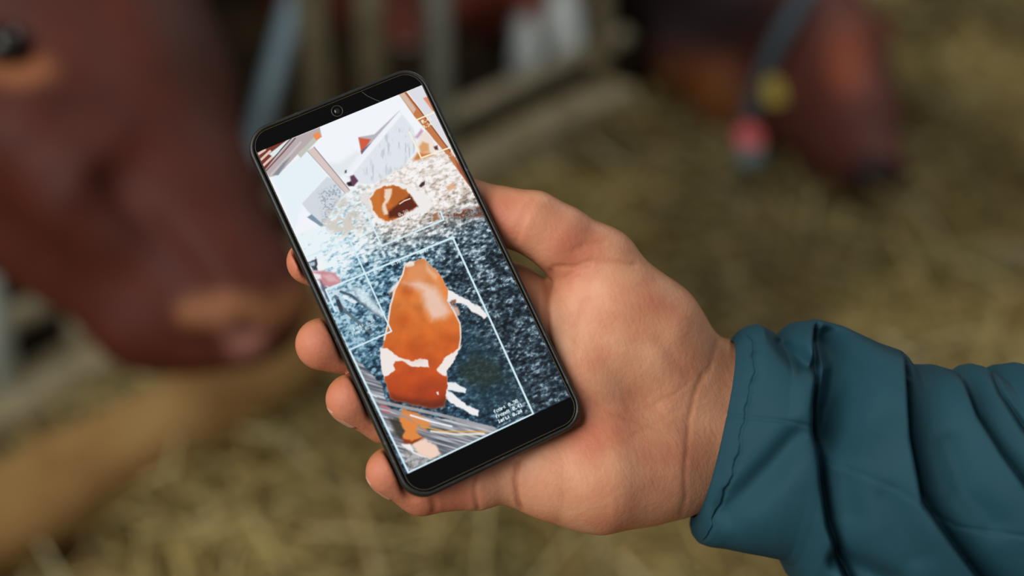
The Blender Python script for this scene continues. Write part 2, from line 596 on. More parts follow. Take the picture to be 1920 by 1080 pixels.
def build_big_cow():
    g = Field((-3.6, 0.9, -0.05), (0.15, 4.1, 1.62), 0.0145)
    # skull, face, muzzle
    chain_px(g, [(60, -190, 1.82, 170), (150, -10, 1.76, 205), (245, 170, 1.72, 172), (345, 390, 1.68, 132), (425, 545, 1.65, 118)], .06)
    chain_px(g, [(425, 545, 1.65, 118), (455, 590, 1.63, 96)], .05)
    chain_px(g, [(430, 545, 1.66, 100), (500, 556, 1.66, 78)], .04)
    chain_px(g, [(20, -40, 1.70, 150), (60, 150, 1.66, 120)], .05)                          # brow
    chain_px(g, [(-40, 330, 1.74, 165), (140, 470, 1.70, 96), (275, 600, 1.67, 84), (350, 618, 1.66, 74)], .05)    # jaw, chin
    chain_px(g, [(60, 260, 1.62, 120), (200, 420, 1.62, 80)], .06)                           # cheek
    chain_px(g, [(210, 250, 1.585, 26), (150, 330, 1.575, 24), (110, 400, 1.575, 24)], .045) # cheek bone
    # neck, trunk and legs behind the fence, left of the frame
    nk = [at(20, 20, 1.92), at(-320, -40, 2.10), np.array([-1.45, 2.30, 1.02])]
    g.chain(nk, [.20, .23, .33], .10)
    body = [np.array([-1.45, 2.30, 0.98]), np.array([-2.0, 2.72, 0.97]), np.array([-2.75, 3.3, 1.02])]
    g.chain(body, [.34, .40, .34], .12)
    along = (body[2] - body[0]); along[2] = 0; along /= np.linalg.norm(along)
    sidev = np.array([-along[1], along[0], 0])
    for u, (kx, hx) in ((0.05, (0, 0.02)), (1.25, (.06, .10))):
        for s in (-1, 1):
            hip = body[0] + along * (u * 1.2) + sidev * .2 * s
            g.chain([hip + [0, 0, -.15], np.array([hip[0], hip[1], .55]) - along * kx, np.array([hip[0], hip[1], .30]) + along * hx, np.array([hip[0], hip[1], .07])],
                    [.15, .085, .055, .06], .05)
    # tail
    tb = body[2] + along * .33
    g.chain([tb + [0, 0, .15], tb + along * .1 - [0, 0, .25], tb + along * .08 - [0, 0, .65]], [.05, .03, .04], .03)
    V, Q = g.mesh()
    V = relax(V, Q, 2, .5)
    N = vnormals(V, Q)
    px = world_px(V)
    depth = -((V - CAM) @ CB.T)[:, 2]
    head = depth < 1.9
    def dent(line, d, w):
        e = np.exp(-(poly_dist(px, line) / w) ** 2) * head * (N @ -cb * -1 > 0.05)
        return -N * (d * e)[:, None]
    V = V + dent([(205, 340), (250, 400), (320, 480), (370, 540)], .016, 26)        # hollow beside the cheek
    V = V + dent([(345, 640), (400, 655), (450, 650)], .012, 16)                    # mouth
    V = V + dent([(452, 612), (470, 618)], .014, 13)                                # nostril
    V = V + dent([(0, 70), (40, 95)], .018, 24)                                     # eye socket
    base = np.array(srgb(82, 33, 20))
    C = np.tile(base, (len(V), 1))
    def patch(col, c, r, soft):
        d = np.linalg.norm((px - np.array(c[:2])) / np.array(c[2:]), axis=1)
        nonlocal C
        w = ((1 - smoothstep(1 - soft, 1 + soft, d)) * head)[:, None]
        C = C * (1 - w) + np.array(col) * w
    patch(srgb(142, 88, 56), (32, 130, 72, 34), 1, .4)      # pale ring below the eye
    band = poly_dist(px, [(360, 588), (430, 576), (515, 588), (575, 548)])
    w = ((1 - smoothstep(14, 44, band)) * head)[:, None] * .9
    C = C * (1 - w) + np.array(srgb(150, 98, 62)) * w         # pale band over the muzzle
    patch(srgb(160, 106, 92), (458, 640, 46, 34), 1, .5)      # pink nose
    patch(srgb(50, 26, 22), (462, 612, 20, 15), 1, .5)
    patch(srgb(70, 34, 24), (380, 60, 80, 170), 1, .6)        # darker along the far brow
    o = mesh_obj('cow', V, Q, COAT)
    color_attr(o, 'coat', C)
    props(o, 'big red-brown cow with its head lowered close beside the phone', 'cow', 'cattle in the barn')
    sphere_obj('eye', at(12, 86, 1.582), .024, EYE, o)
    # ear, hanging behind the brow
    e0, e1 = at(-60, -120, 1.70), at(-190, 20, 1.62)
    ear_mesh(e0, e1, .055, COAT, o, srgb(120, 60, 42))

def ear_mesh(a, b, w, mat, parent, col):
    a = np.asarray(a); b = np.asarray(b)
    d = b - a; L = np.linalg.norm(d); d /= L
    s = np.cross(d, cb); s /= np.linalg.norm(s); t = np.cross(s, d)
    V = []; Fc = []; nu, nv = 10, 9
    for lay in (0, 1):
        for i in range(nu):
            u = i / (nu - 1)
            ww = w * math.sin(math.pi * (0.15 + 0.85 * u)) ** 0.7 if u < 1 else 0.002
            for j in range(nv):
                v = j / (nv - 1) * 2 - 1
                V.append(a + d * L * u + s * ww * v + t * (0.5 * ww * v * v - 0.010 * lay))
    for i in range(nu - 1):
        for j in range(nv - 1):
            q = (i * nv + j, (i + 1) * nv + j, (i + 1) * nv + j + 1, i * nv + j + 1)
            Fc.append(q); Fc.append(tuple(x + nu * nv for x in reversed(q)))
    rim = [i * nv for i in range(nu)] + [(nu - 1) * nv + j for j in range(1, nv)] + [i * nv + nv - 1 for i in range(nu - 2, -1, -1)] + [j for j in range(nv - 2, 0, -1)]
    for x, y in zip(rim, rim[1:] + rim[:1]): Fc.append((y, x, x + nu * nv, y + nu * nv))
    o = mesh_obj('ear', np.array(V), Fc, mat, parent)
    color_attr(o, 'coat', np.tile(np.array(col), (len(V), 1)))
    return o

def tag_mesh(name, c, w, h, mat, parent):
    """ear tag: rounded plate with a button, facing the viewer's side"""
    n = CB[2] * .85 + np.array([.3, 0, .1]); n /= np.linalg.norm(n)
    s = np.cross([0, 0, 1.0], n); s /= np.linalg.norm(s); t = np.cross(n, s)
    out = [(-.5, -.5), (-.5, .2), (-.2, .42), (-.12, .5), (.12, .5), (.2, .42), (.5, .2), (.5, -.5), (.35, -.58), (-.35, -.58)]
    V = []
    for z in (0, .004):
        V += [c + s * x * w + t * y * h + n * z for x, y in out]
    k = len(out)
    Fc = [tuple(range(k, 2 * k)), tuple(reversed(range(k)))] + [(i, (i + 1) % k, k + (i + 1) % k, k + i) for i in range(k)]
    return mesh_obj(name, np.array(V), [tuple(reversed(f)) for f in Fc], mat, parent, False)

def build_grazing_cow():
    g = Field((-1.2, 2.3, -0.05), (1.5, 6.4, 1.75), 0.0145)
    chain_px(g, [(1535, 45, 3.42, 92), (1560, 120, 3.36, 98), (1600, 225, 3.24, 78), (1640, 312, 3.14, 54)], .05)
    chain_px(g, [(1500, 205, 3.36, 78), (1560, 270, 3.26, 58), (1630, 330, 3.16, 46)], .05)
    chain_px(g, [(1500, 60, 3.5, 95), (1400, 20, 3.75, 120), (1300, -120, 4.2, 185)], .08)       # neck
    chain_px(g, [(1470, 225, 3.45, 55), (1370, 190, 3.6, 62), (1300, 110, 3.8, 72), (1270, -20, 4.1, 100)], .07)  # throat and dewlap
    sh = at(1300, -180, 4.38); sh[2] = max(sh[2], .95)
    d = np.array([KN[0], KN[1], 0.0])
    g.chain([sh, sh + d * .7, sh + d * 1.45 + [0, 0, .04]], [.33, .40, .34], .12)
    sv = np.array([-d[1], d[0], 0])
    for u in (0.0, 1.4):
        for s in (-1, 1):
            h = sh + d * u + sv * .19 * s
            g.chain([h - [0, 0, .15], np.array([h[0], h[1], .55]) - d * .04, np.array([h[0], h[1], .3]) + d * .05 * u, np.array([h[0], h[1], .12])], [.15, .085, .055, .06], .05)
    V, Q = g.mesh(); V = relax(V, Q, 2, .5)
    px = world_px(V)
    C = np.tile(np.array(srgb(92, 48, 40)), (len(V), 1))
    def patch(col, c, soft):
        nonlocal C
        dd = np.linalg.norm((px - np.array(c[:2])) / np.array(c[2:]), axis=1)
        w = (1 - smoothstep(1 - soft, 1 + soft, dd))[:, None]
        C = C * (1 - w) + np.array(col) * w
    patch(srgb(138, 66, 38), (1590, 105, 42, 66), .6)        # orange-lit forehead, the light painted into the coat
    patch(srgb(128, 76, 34), (1310, 195, 90, 80), .6)        # tan throat
    patch(srgb(52, 40, 44), (1290, 20, 190, 70), .5)         # dark neck
    patch(srgb(26, 22, 26), (1638, 335, 48, 40), .4)         # black muzzle
    o = mesh_obj('cow', V, Q, COAT)
    color_attr(o, 'coat', C)
    props(o, 'red-brown cow with a yellow ear tag eating straw off the floor', 'cow', 'cattle in the barn')
    sphere_obj('eye', at(1552, 215, 3.20), .02, EYE, o)
    sphere_obj('nostril', at(1660, 335, 3.095), .014, NOSTRIL, o)
    ear_mesh(at(1500, 105, 3.40), at(1425, 190, 3.28), .05, COAT, o, srgb(74, 40, 34))
    ear_mesh(at(1620, 50, 3.42), at(1660, 85, 3.30), .045, COAT, o, srgb(120, 62, 40))
    ym, _, _ = new_mat('yellow_tag', srgb(176, 156, 66), 0.5, 0.4)
    pk, _, _ = new_mat('pink_tag', srgb(226, 104, 104), 0.5, 0.4)
    gr, _, _ = new_mat('grey_tag', srgb(100, 118, 120), 0.5, 0.4)
    t = tag_mesh('ear_tag', at(1449, 168, 3.24), .050, .058, ym, o); t['label'] = 'yellow ear tag'
    # collar round the neck with a tag and a weight under the throat
    cm, _, _ = new_mat('collar_strap', srgb(76, 92, 100), 0.7, 0.2)
    loop = [at(*q) for q in ((1522, -40, 3.32), (1484, 35, 3.27), (1448, 100, 3.28), (1420, 175, 3.32), (1400, 232, 3.36), (1378, 250, 3.52), (1366, 190, 3.72), (1385, 60, 3.98), (1450, -70, 3.92), (1510, -95, 3.6))]
    n = len(loop); pts = []
    for i in range(n):
        for t in np.linspace(0, 1, 6, endpoint=False):
            p0, p1, p2, p3 = (loop[(i + k) % n] for k in (-1, 0, 1, 2))
            pts.append(.5 * ((2 * p1) + (p2 - p0) * t + (2 * p0 - 5 * p1 + 4 * p2 - p3) * t * t + (3 * p1 - p0 - 3 * p2 + p3) * t ** 3))
    pts = np.array(pts); cen = pts.mean(0)
    Vc = []; Fc = []; m_ = len(pts)
    for i in range(m_):
        d = pts[(i + 1) % m_] - pts[i - 1]; d /= np.linalg.norm(d)
        o_ = pts[i] - cen; o_ -= d * (o_ @ d); o_ /= np.linalg.norm(o_)
        s_ = np.cross(d, o_)
        Vc += [pts[i] + s_ * a * .019 + o_ * b * .004 for a, b in ((-1, -1), (1, -1), (1, 1), (-1, 1))]
    for i in range(m_):
        j = (i + 1) % m_
        for k in range(4):
            l = (k + 1) % 4
            Fc.append((i * 4 + k, i * 4 + l, j * 4 + l, j * 4 + k))
    mesh_obj('collar', np.array(Vc), Fc, cm, o)['label'] = 'blue grey neck collar'
    cl = tag_mesh('collar_tag', at(1402, 254, 3.24), .062, .056, pk, o); cl['label'] = 'pink tag under the throat'
    sphere_obj('collar_weight', at(1404, 298, 3.22), .036, gr, o, (1, .8, .85))['label'] = 'pale grey collar weight'

def build_lying_cow():
    g = Field((-1.6, 2.6, -0.02), (1.2, 6.0, 1.3), 0.0145)
    chain_px(g, [(610, 30, 4.35, 125), (770, 5, 4.35, 160), (890, -25, 4.42, 140)], .1)
    chain_px(g, [(620, -10, 4.4, 110), (560, -120, 4.5, 85), (500, -215, 4.4, 62), (440, -190, 4.2, 45)], .08)   # neck and raised head
    chain_px(g, [(900, 50, 4.25, 75), (990, 15, 3.88, 36), (985, 110, 3.76, 23), (968, 200, 3.70, 20)], .05)
    chain_px(g, [(930, -30, 4.25, 70), (1062, -15, 3.95, 34), (1064, 70, 3.86, 24), (1044, 180, 3.74, 19)], .05)
    chain_px(g, [(720, 60, 4.2, 90), (770, 120, 4.02, 42), (650, 150, 3.95, 30), (600, 168, 3.95, 26)], .05)
    V, Q = g.mesh(); V = relax(V, Q, 2, .5)
    px = world_px(V)
    C = np.tile(np.array(srgb(112, 50, 36)), (len(V), 1))
    def patch(col, c, soft):
        nonlocal C
        dd = np.linalg.norm((px - np.array(c[:2])) / np.array(c[2:]), axis=1)
        w = (1 - smoothstep(1 - soft, 1 + soft, dd))[:, None]
        C = C * (1 - w) + np.array(col) * w
    white = srgb(206, 214, 212)
    patch(white, (982, 125, 40, 95), .2); patch(white, (1058, 90, 40, 125), .2); patch(white, (760, 115, 50, 30), .25); patch(white, (640, 150, 60, 35), .25)
    o = mesh_obj('cow', V, Q, COAT)
    color_attr(o, 'coat', C)
    props(o, 'red-brown cow with white legs resting behind the feed fence posts', 'cow', 'cattle in the barn')
    ear_mesh(at(515, -225, 4.38), at(565, -290, 4.4), .05, COAT, o, srgb(112, 50, 36))
    sphere_obj('eye', at(480, -215, 4.17), .02, EYE, o)

build_floor()
build_shell()
build_fence()
build_log()
build_big_cow()
build_grazing_cow()
build_lying_cow()
build_straw()


# ================================================================== the phone
def rrect(x0, x1, y0, y1, r, n=10):
    pts = []
    for cx, cy, a0 in ((x1 - r, y1 - r, 0), (x0 + r, y1 - r, 90), (x0 + r, y0 + r, 180), (x1 - r, y0 + r, 270)):
        for i in range(n + 1):
            a = math.radians(a0 + 90 * i / n)
            pts.append((cx + r * math.cos(a), cy + r * math.sin(a)))
    return pts

def loft(rings, cap_top=True, cap_bot=True):
    """rings: list of (list of (x,y), z) from bottom to top, equal counts"""
    V = []; Fc = []
    n = len(rings[0][0])
    for pts, z in rings:
        V += [(x, y, z) for x, y in pts]
    for k in range(len(rings) - 1):
        for i in range(n):
            j = (i + 1) % n
            Fc.append((k * n + i, k * n + j, (k + 1) * n + j, (k + 1) * n + i))
    if cap_bot: Fc.append(tuple(reversed(range(n))))
    if cap_top: Fc.append(tuple((len(rings) - 1) * n + i for i in range(n)))
    return np.array(V) / 1000, Fc

OX0, OX1, OY0, OY1 = -36.6, 36.6, -76.8, 74.7

def build_phone():
    root = empty('smartphone', PHONE_M)
    props(root, 'black smartphone in a worn dark case showing a calf photo, held in the hand', 'phone')
    # case: bumper with rounded outer wall and a raised lip
    m, nt, p = new_mat('case_rubber', srgb(30, 31, 29), 0.42, 0.5)
    n = noise_node(nt, 260, 5)
    r = ramp(nt, n.outputs['Fac'], [(0.0, srgb(20, 21, 20)), (0.62, srgb(32, 33, 30)), (0.74, srgb(88, 86, 78))])
    nt.links.new(r.outputs['Color'], p.inputs['Base Color'])
    bump(nt, p, n.outputs['Fac'], 0.25, 0.0004)
    def R(inset, z, rad):
        return (rrect(OX0 + inset, OX1 - inset, OY0 + inset, OY1 - inset, rad), z)
    v, f = loft([R(2.6, -9.3, 7.5), R(1.0, -8.9, 8.6), R(0.25, -7.8, 9.3), R(0.0, -5.5, 9.6), R(0.0, -2.0, 9.6),
                 R(0.2, -0.5, 9.5), R(0.6, 0.05, 9.2), R(1.1, 0.2, 8.8), R(1.5, 0.05, 8.5), R(1.7, -0.5, 8.3)], cap_top=False)
    mesh_obj('phone_case', v, f, m, root)
    # glass front
    gm, nt, p = new_mat('front_glass', (0.002, 0.002, 0.0022), 0.18, 0.2)
    gx0, gx1, gy0, gy1 = OX0 + 1.75, OX1 - 1.75, OY0 + 1.75, OY1 - 1.75
    v, f = loft([(rrect(gx0, gx1, gy0, gy1, 8.2), -1.2), (rrect(gx0, gx1, gy0, gy1, 8.2), -0.42),
                 (rrect(gx0 + .25, gx1 - .25, gy0 + .25, gy1 - .25, 8.0), -0.22)])
    mesh_obj('front_glass', v, f, gm, root, smooth=False)
    # edge of the screen protector: thin golden line
    pm_, nt, p = new_mat('protector_edge', srgb(82, 72, 50), 0.4, 0.4)
    a = rrect(-34.25, 34.25, -74.45, 72.75, 7.2, 14); b = rrect(-34.05, 34.05, -74.25, 72.55, 7.0, 14)
    nn = len(a)
    V = [(x, y, -0.215) for x, y in a] + [(x, y, -0.08) for x, y in a] + [(x, y, -0.08) for x, y in b] + [(x, y, -0.215) for x, y in b]
    Fc = []
    for k in range(3):
        for i in range(nn):
            j = (i + 1) % nn
            Fc.append((k * nn + i, k * nn + j, (k + 1) * nn + j, (k + 1) * nn + i))
    o = mesh_obj('screen_protector_edge', np.array(V) / 1000, Fc, pm_, root)
    o['label'] = 'thin golden line of the screen protector rim'
    # front camera: ring and lens
    rm, nt, p = new_mat('lens_ring', srgb(58, 56, 48), 0.35, 0.5)
    def disc(cx, cy, r0, r1, z0, z1, n=40):
        V = []; Fc = []
        for r_, z in ((r1, z0), (r1, z1), (r0, z1), (r0, z0)):
            V += [(cx + r_ * math.cos(2 * math.pi * i / n), cy + r_ * math.sin(2 * math.pi * i / n), z) for i in range(n)]
        for k in range(3):
            for i in range(n):
                j = (i + 1) % n
                Fc.append((k * n + i, k * n + j, (k + 1) * n + j, (k + 1) * n + i))
        return np.array(V) / 1000, Fc
    v, f = disc(0, 69, 1.95, 2.25, -0.22, -0.14)
    ring = mesh_obj('front_camera', v, f, rm, root)
    lm, nt, p = new_mat('lens_glass', srgb(22, 24, 26), 0.1, 0.8)
    V = []; Fc = []; n = 28
    for k, (r_, z) in enumerate(((1.0, -0.22), (0.8, -0.1), (0.45, -0.04))):
        V += [(r_ * math.cos(2 * math.pi * i / n), 69 + r_ * math.sin(2 * math.pi * i / n), z) for i in range(n)]
    for k in range(2):
        for i in range(n):
            j = (i + 1) % n
            Fc.append((k * n + i, k * n + j, (k + 1) * n + j, (k + 1) * n + i))
    Fc.append(tuple(2 * n + i for i in range(n)))
    mesh_obj('lens', np.array(V) / 1000, Fc, lm, ring)
    # side keys under the case, left: two volume bulges, right: power bulge
    def key(x, y0, y1):
        s = 1 if x > 0 else -1
        sec = [(0.0, -6.6), (0.55, -6.1), (0.75, -4.8), (0.55, -3.4), (0.0, -2.9)]
        V = []; Fc = []
        ys = [y0, y0 + 1.2, y1 - 1.2, y1]
        for k, yy in enumerate(ys):
            g = 0.25 if k in (0, 3) else 1.0
            V += [(x + s * (d * g - 0.15), yy, z) for d, z in sec]
        for k in range(3):
            for i in range(4):
                q = (k * 5 + i, k * 5 + i + 1, (k + 1) * 5 + i + 1, (k + 1) * 5 + i)
                Fc.append(q if s < 0 else tuple(reversed(q)))
        return np.array(V) / 1000, Fc
    for x, y0, y1 in ((OX1, 14, 26), (OX1, 32, 52)):
        v, f = key(x, y0, y1)
        mesh_obj('side_button', v, f, m, root)
    # hairline scratch in the protector above the picture
    sm, nt, p = new_mat('scratch', srgb(120, 120, 112), 0.5, 0.5)
    pts = [pm(x, y)[:2] for x, y in ((679, 172), (688, 179), (700, 185), (712, 190))]
    V = []; Fc = []
    for x, y in pts:
        V += [(x - .05, y - .06, -0.2), (x + .05, y + .06, -0.2), (x, y, -0.14)]
    for i in range(3):
        for k in range(3):
            l = (k + 1) % 3
            Fc.append((i * 3 + k, i * 3 + l, i * 3 + 3 + l, i * 3 + 3 + k))
    mesh_obj('scratch', np.array(V) / 1000, Fc, sm, root)
    return root

phone = build_phone()

# ================================================================== picture on the display
FONT = {
 'f': '00110 01000 11100 01000 01000 01000 01000', 'o': '00000 00000 01110 10001 10001 10001 01110',
 'g': '00000 01111 10001 10001 01111 00001 01110', 'r': '00000 00000 10110 11001 10000 10000 10000',
 ':': '00000 01100 01100 00000 01100 01100 00000', '0': '01110 10001 10011 10101 11001 10001 01110',
 '.': '00000 00000 00000 00000 00000 01100 01100', '3': '11110 00001 00001 01110 00001 00001 11110',
 '8': '01110 10001 10001 01110 10001 10001 01110', 'n': '00000 00000 10110 11001 10001 10001 10001',
 'd': '00001 00001 01101 10011 10001 10001 01111', '4': '00010 00110 01010 10010 11111 00010 00010',
 '1': '00100 01100 00100 00100 00100 00100 01110', 'l': '01100 00100 00100 00100 00100 00100 01110',
 'e': '00000 00000 01110 10001 11111 10000 01110', 't': '01000 01000 11100 01000 01000 01001 00110',
 '2': '01110 10001 00001 00010 00100 01000 11111', '9': '01110 10001 10001 01111 00001 00010 01100',
 '7': '11111 00001 00010 00100 01000 01000 01000', '6': '00110 01000 10000 11110 10001 10001 01110',
}

def paint_screen():
    sc = 6.0; W, Hh = 67.7, 131.74
    nx, ny = int(W * sc) + 1, int(Hh * sc) + 1
    u = np.linspace(-W / 2, W / 2, nx); v = np.linspace(-Hh / 2, Hh / 2, ny)
    U, Vv = np.meshgrid(u, v, indexing='ij')
    P = cam_to_px(phone_to_cam(np.stack([U, Vv, np.zeros_like(U)], -1)))
    X, Y = P[..., 0], P[..., 1]
    img = np.zeros((nx, ny, 3))
    img[:] = np.array([244, 247, 253]) / 255
    def n2(fu, fv, seed, octv=3): return noise2(U * fu + 50, Vv * fv + 50, seed, octv, 1.0)
    WX = 5.0 * (noise2(U * .7 + 5, Vv * .7 + 5, 71, 3) - .5); WY = 5.0 * (noise2(U * .7 + 15, Vv * .7 + 15, 72, 3) - .5)
    WOB = 0.15
    def alpha(poly, soft=1.0):
        p = np.asarray(poly, float)
        lo = p.min(0) - soft - 2; hi = p.max(0) + soft + 2
        m = (X > lo[0]) & (X < hi[0]) & (Y > lo[1]) & (Y < hi[1])
        a = np.zeros_like(X)
        if not m.any(): return a
        x, y = X[m] + WOB * WX[m], Y[m] + WOB * WY[m]
        ins = np.zeros(len(x), bool); d = np.full(len(x), 1e9)
        q = np.roll(p, -1, 0)
        for (x0, y0), (x1, y1) in zip(p, q):
            if y0 != y1:
                c = ((y0 > y) != (y1 > y)) & (x < (x1 - x0) * (y - y0) / (y1 - y0) + x0)
                ins ^= c
            bx, by = x1 - x0, y1 - y0
            t = np.clip(((x - x0) * bx + (y - y0) * by) / (bx * bx + by * by + 1e-9), 0, 1)
            d = np.minimum(d, np.hypot(x - x0 - t * bx, y - y0 - t * by))
        sd = np.where(ins, d, -d)
        a[m] = smoothstep(-soft, soft, sd)
        return a
    def put(a, col, op=1.0):
        nonlocal img
        c = np.asarray(col, float)
        if c.max() > 1.5: c = c / 255
        a = (a * op)[..., None]
        img = img * (1 - a) + c * a
    def fill(poly, col, soft=1.0, op=1.0): put(alpha(poly, soft), col, op)
    def line(pts, w, col, op=1.0):
        q = np.asarray(pts, float); lo = q.min(0) - w - 2; hi = q.max(0) + w + 2
        k = (X > lo[0]) & (X < hi[0]) & (Y > lo[1]) & (Y < hi[1])
        d = poly_dist(np.stack([X[k], Y[k]], 1), q)
        a = (1 - smoothstep(w / 2 - .6, w / 2 + .6, d))[:, None] * op
        img[k] = img[k] * (1 - a) + np.asarray(col) / 255 * a
    def zz(ox, oy, s, l): return [(ox + a / s, oy + b / s) for a, b in l]
    A = lambda l: zz(480, 150, 3.6, l)
    B = lambda l: zz(500, 440, 3.0, l)
    C4 = lambda l: zz(640, 640, 4.1545, l)
    rough = n2(2.2, 2.2, 1, 3)

    # sky haze and walls
    fill(A([(110, 650), (350, 480), (480, 640), (310, 840), (260, 1010)]), (232, 244, 250), 4)
    fill(A([(600, 650), (970, 208), (1065, 330), (1090, 450), (1010, 575), (800, 700), (690, 700)]), (226, 232, 238), 2)
    str_ = smoothstep(.5, .72, noise2(X / 4.0 + 30, Y / 16.0 + 30, 21, 3)) * alpha(A([(700, 560), (900, 330), (1065, 330), (1090, 450), (1010, 575), (800, 690), (740, 640)]), 6)
    put(str_, (172, 182, 190), .5)
    fill(A([(600, 650), (970, 208), (985, 235), (640, 650)]), (246, 249, 253), 2, .8)
    fill(A([(430, 560), (560, 560), (680, 480), (700, 500), (600, 640), (560, 650)]), (222, 230, 234), 6, .7)
    fill(A([(690, 385), (800, 365), (970, 205), (712, 500)]), (186, 182, 188), 1.5)
    fill(A([(694, 388), (775, 400), (745, 445), (712, 494)]), (212, 92, 62), 2)
    fill(A([(705, 480), (760, 435), (775, 425), (715, 500)]), (98, 92, 130), 1.5, .8)
    # left lower wall
    fill(A([(310, 835), (480, 650), (560, 690), (585, 770), (455, 985), (350, 885)]), (212, 219, 226), 1.5)
    put(smoothstep(.45, .7, rough) * alpha(A([(420, 760), (560, 690), (585, 770), (455, 985)]), 5), (138, 152, 166), .7)
    fill(A([(345, 925), (375, 905), (465, 985), (440, 990)]), (128, 150, 166), 1.2)
    # rafters in the top left corner
    fill(A([(5, 478), (235, 390), (60, 610)]), (120, 52, 40), 1.5)
    for k, (a, b) in enumerate((((8, 505), (60, 470)), ((25, 545), (95, 480)), ((40, 585), (150, 480)))):
        line(A([a, b]), 4.5, (226, 200, 186))
    fill(A([(85, 500), (215, 400), (230, 395), (120, 520)]), (226, 236, 238), 1.2)
    line(A([(120, 525), (240, 392)]), 1.6, (40, 66, 68))
    fill(A([(60, 605), (245, 392), (430, 318), (445, 382), (310, 470), (150, 640), (90, 655)]), (186, 172, 174), 1.2)
    line(A([(70, 610), (190, 480), (265, 392)]), 2.5, (120, 88, 86))
    line(A([(100, 640), (230, 500), (300, 420)]), 4, (206, 200, 204), .8)
    fill(A([(115, 640), (180, 560), (230, 520), (150, 640)]), (120, 134, 146), 2, .8)
    fill(A([(280, 500), (395, 382), (440, 380), (302, 525)]), (196, 197, 186), 1.2)
    fill(A([(383, 372), (420, 345), (442, 380), (408, 408)]), (238, 144, 86), 1.0)
    # post of the left frame
    fill(A([(345, 478), (392, 450), (560, 655), (745, 880), (712, 892), (530, 680)]), (218, 200, 196), 1.2)
    line(A([(392, 452), (560, 655), (742, 878)]), 1.8, (150, 138, 140))
    line(A([(348, 480), (530, 682), (712, 890)]), 1.2, (168, 160, 160))

    # yard
    yard = [(470, 520), (553, 441), (585, 428), (606, 424), (622, 398), (645, 362), (672, 348), (702, 345), (760, 310), (784, 285), (815, 286), (850, 264), (900, 300), (1100, 760), (760, 930)]
    ya = alpha(yard, 3)
    L = np.interp(Vv, [-66, -45, -20, -4, 6, 14, 24, 40], [.29, .30, .33, .38, .50, .68, .86, .92])
    left = 1 - smoothstep(-34, -2, U)
    L = L + .30 * left * np.exp(-((Vv + 2) / 20) ** 2) + .25 * left * smoothstep(0, 16, Vv)
    mott = noise2(U * .42 + 40, Vv * .75 + 40, 31, 3); fine = noise2(U * .85 + 9, Vv * 1.35 + 9, 33, 3)
    amp = np.interp(Vv, [-66, -30, -5, 12, 40], [.62, .66, .8, .8, .5])
    L = L + amp * (.8 * (mott - .5) + 1.2 * (fine - .5))
    spark = smoothstep(.64, .74, fine) * smoothstep(.42, .6, mott)
    L = np.clip(L + .25 * spark, 0, np.interp(Vv, [-66, -30, 4, 14], [.66, .66, .86, 1.0]))
    cold = np.stack([np.interp(L, [0, .25, .5, .75, 1], c) for c in ([6, 28, 78, 164, 236], [16, 52, 118, 200, 246], [24, 70, 142, 216, 250])], -1) / 255
    warm = np.stack([np.interp(L, [0, .25, .5, .75, 1], c) for c in ([40, 92, 158, 214, 250], [32, 80, 144, 202, 246], [30, 72, 132, 192, 244])], -1) / 255
    grey = np.stack([np.interp(L, [0, .25, .5, .75, 1], c) for c in ([10, 40, 104, 182, 240], [14, 48, 114, 188, 242], [16, 54, 120, 194, 244])], -1) / 255
    ww = (smoothstep(4, 22, Vv) * smoothstep(-22, 6, U))[..., None]
    wg = (smoothstep(-8, 20, U) * .6)[..., None]
    yc = cold * (1 - wg) + grey * wg
    yc = yc * (1 - ww) + warm * ww
    put(ya, yc)
    # dark shadow right of the calf, painted into the picture, brown edge of the straw
    wet_shade = alpha([(850, 640), (885, 600), (930, 650), (985, 740), (960, 760), (900, 780), (860, 740)], 25)
    put(wet_shade, (34, 62, 74), .55)
    fill([(858, 690), (890, 665), (930, 680), (945, 715), (905, 725), (870, 715)], (38, 46, 34), 12, .6)
    br = alpha([(832, 402), (870, 392), (905, 385), (912, 405), (880, 408), (850, 412)], 4) * smoothstep(.4, .6, fine)
    put(br, (104, 54, 36), .9)
    put(alpha([(836, 350), (850, 342), (856, 352), (842, 358)], 3), (226, 168, 128), .8)
    put(alpha(A([(440, 985), (480, 900), (590, 780), (690, 900), (740, 1010), (560, 1060)]), 10) * smoothstep(.42, .6, mott), (196, 182, 166), .6)

    # right post
    fill(A([(1020, 72), (1115, 36), (1245, 245), (1330, 470), (1300, 455)]), (224, 224, 230), 1.2)
    fill(A([(965, 95), (1015, 78), (1100, 190), (1312, 478), (1445, 660), (1445, 720), (1290, 505), (1070, 245)]), (196, 122, 74), 1.2)
    fill(A([(965, 95), (1000, 82), (1080, 195), (1062, 225)]), (214, 186, 168), 2)
    line(A([(1010, 85), (1100, 195), (1312, 480)]), 2.2, (150, 76, 40))
    fill(A([(1340, 530), (1445, 665), (1445, 720), (1370, 610)]), (150, 70, 56), 2, .8)
    fill(A([(1128, 122), (1165, 108), (1215, 215), (1190, 205)]), (226, 142, 116), 1.5)
    fill(A([(1240, 250), (1260, 235), (1330, 420), (1310, 440)]), (232, 240, 236), 1.5)
    # far calf in the small frame
    fill(A([(1085, 440), (1110, 365), (1150, 345), (1185, 385), (1225, 462), (1180, 500), (1110, 500)]), (240, 226, 218), 3)
    fill(A([(1100, 450), (1125, 415), (1165, 430), (1170, 480), (1115, 490)]), (224, 164, 110), 3)
    fill(A([(1060, 545), (1090, 490), (1170, 490), (1200, 505), (1120, 530)]), (206, 116, 50), 4, .9)
    fill(A([(1075, 385), (1115, 330), (1130, 345), (1090, 395)]), (176, 120, 150), 3, .7)
    fill(A([(1200, 450), (1225, 440), (1230, 470), (1210, 470)]), (90, 46, 36), 2)
    yb = (252, 246, 214)
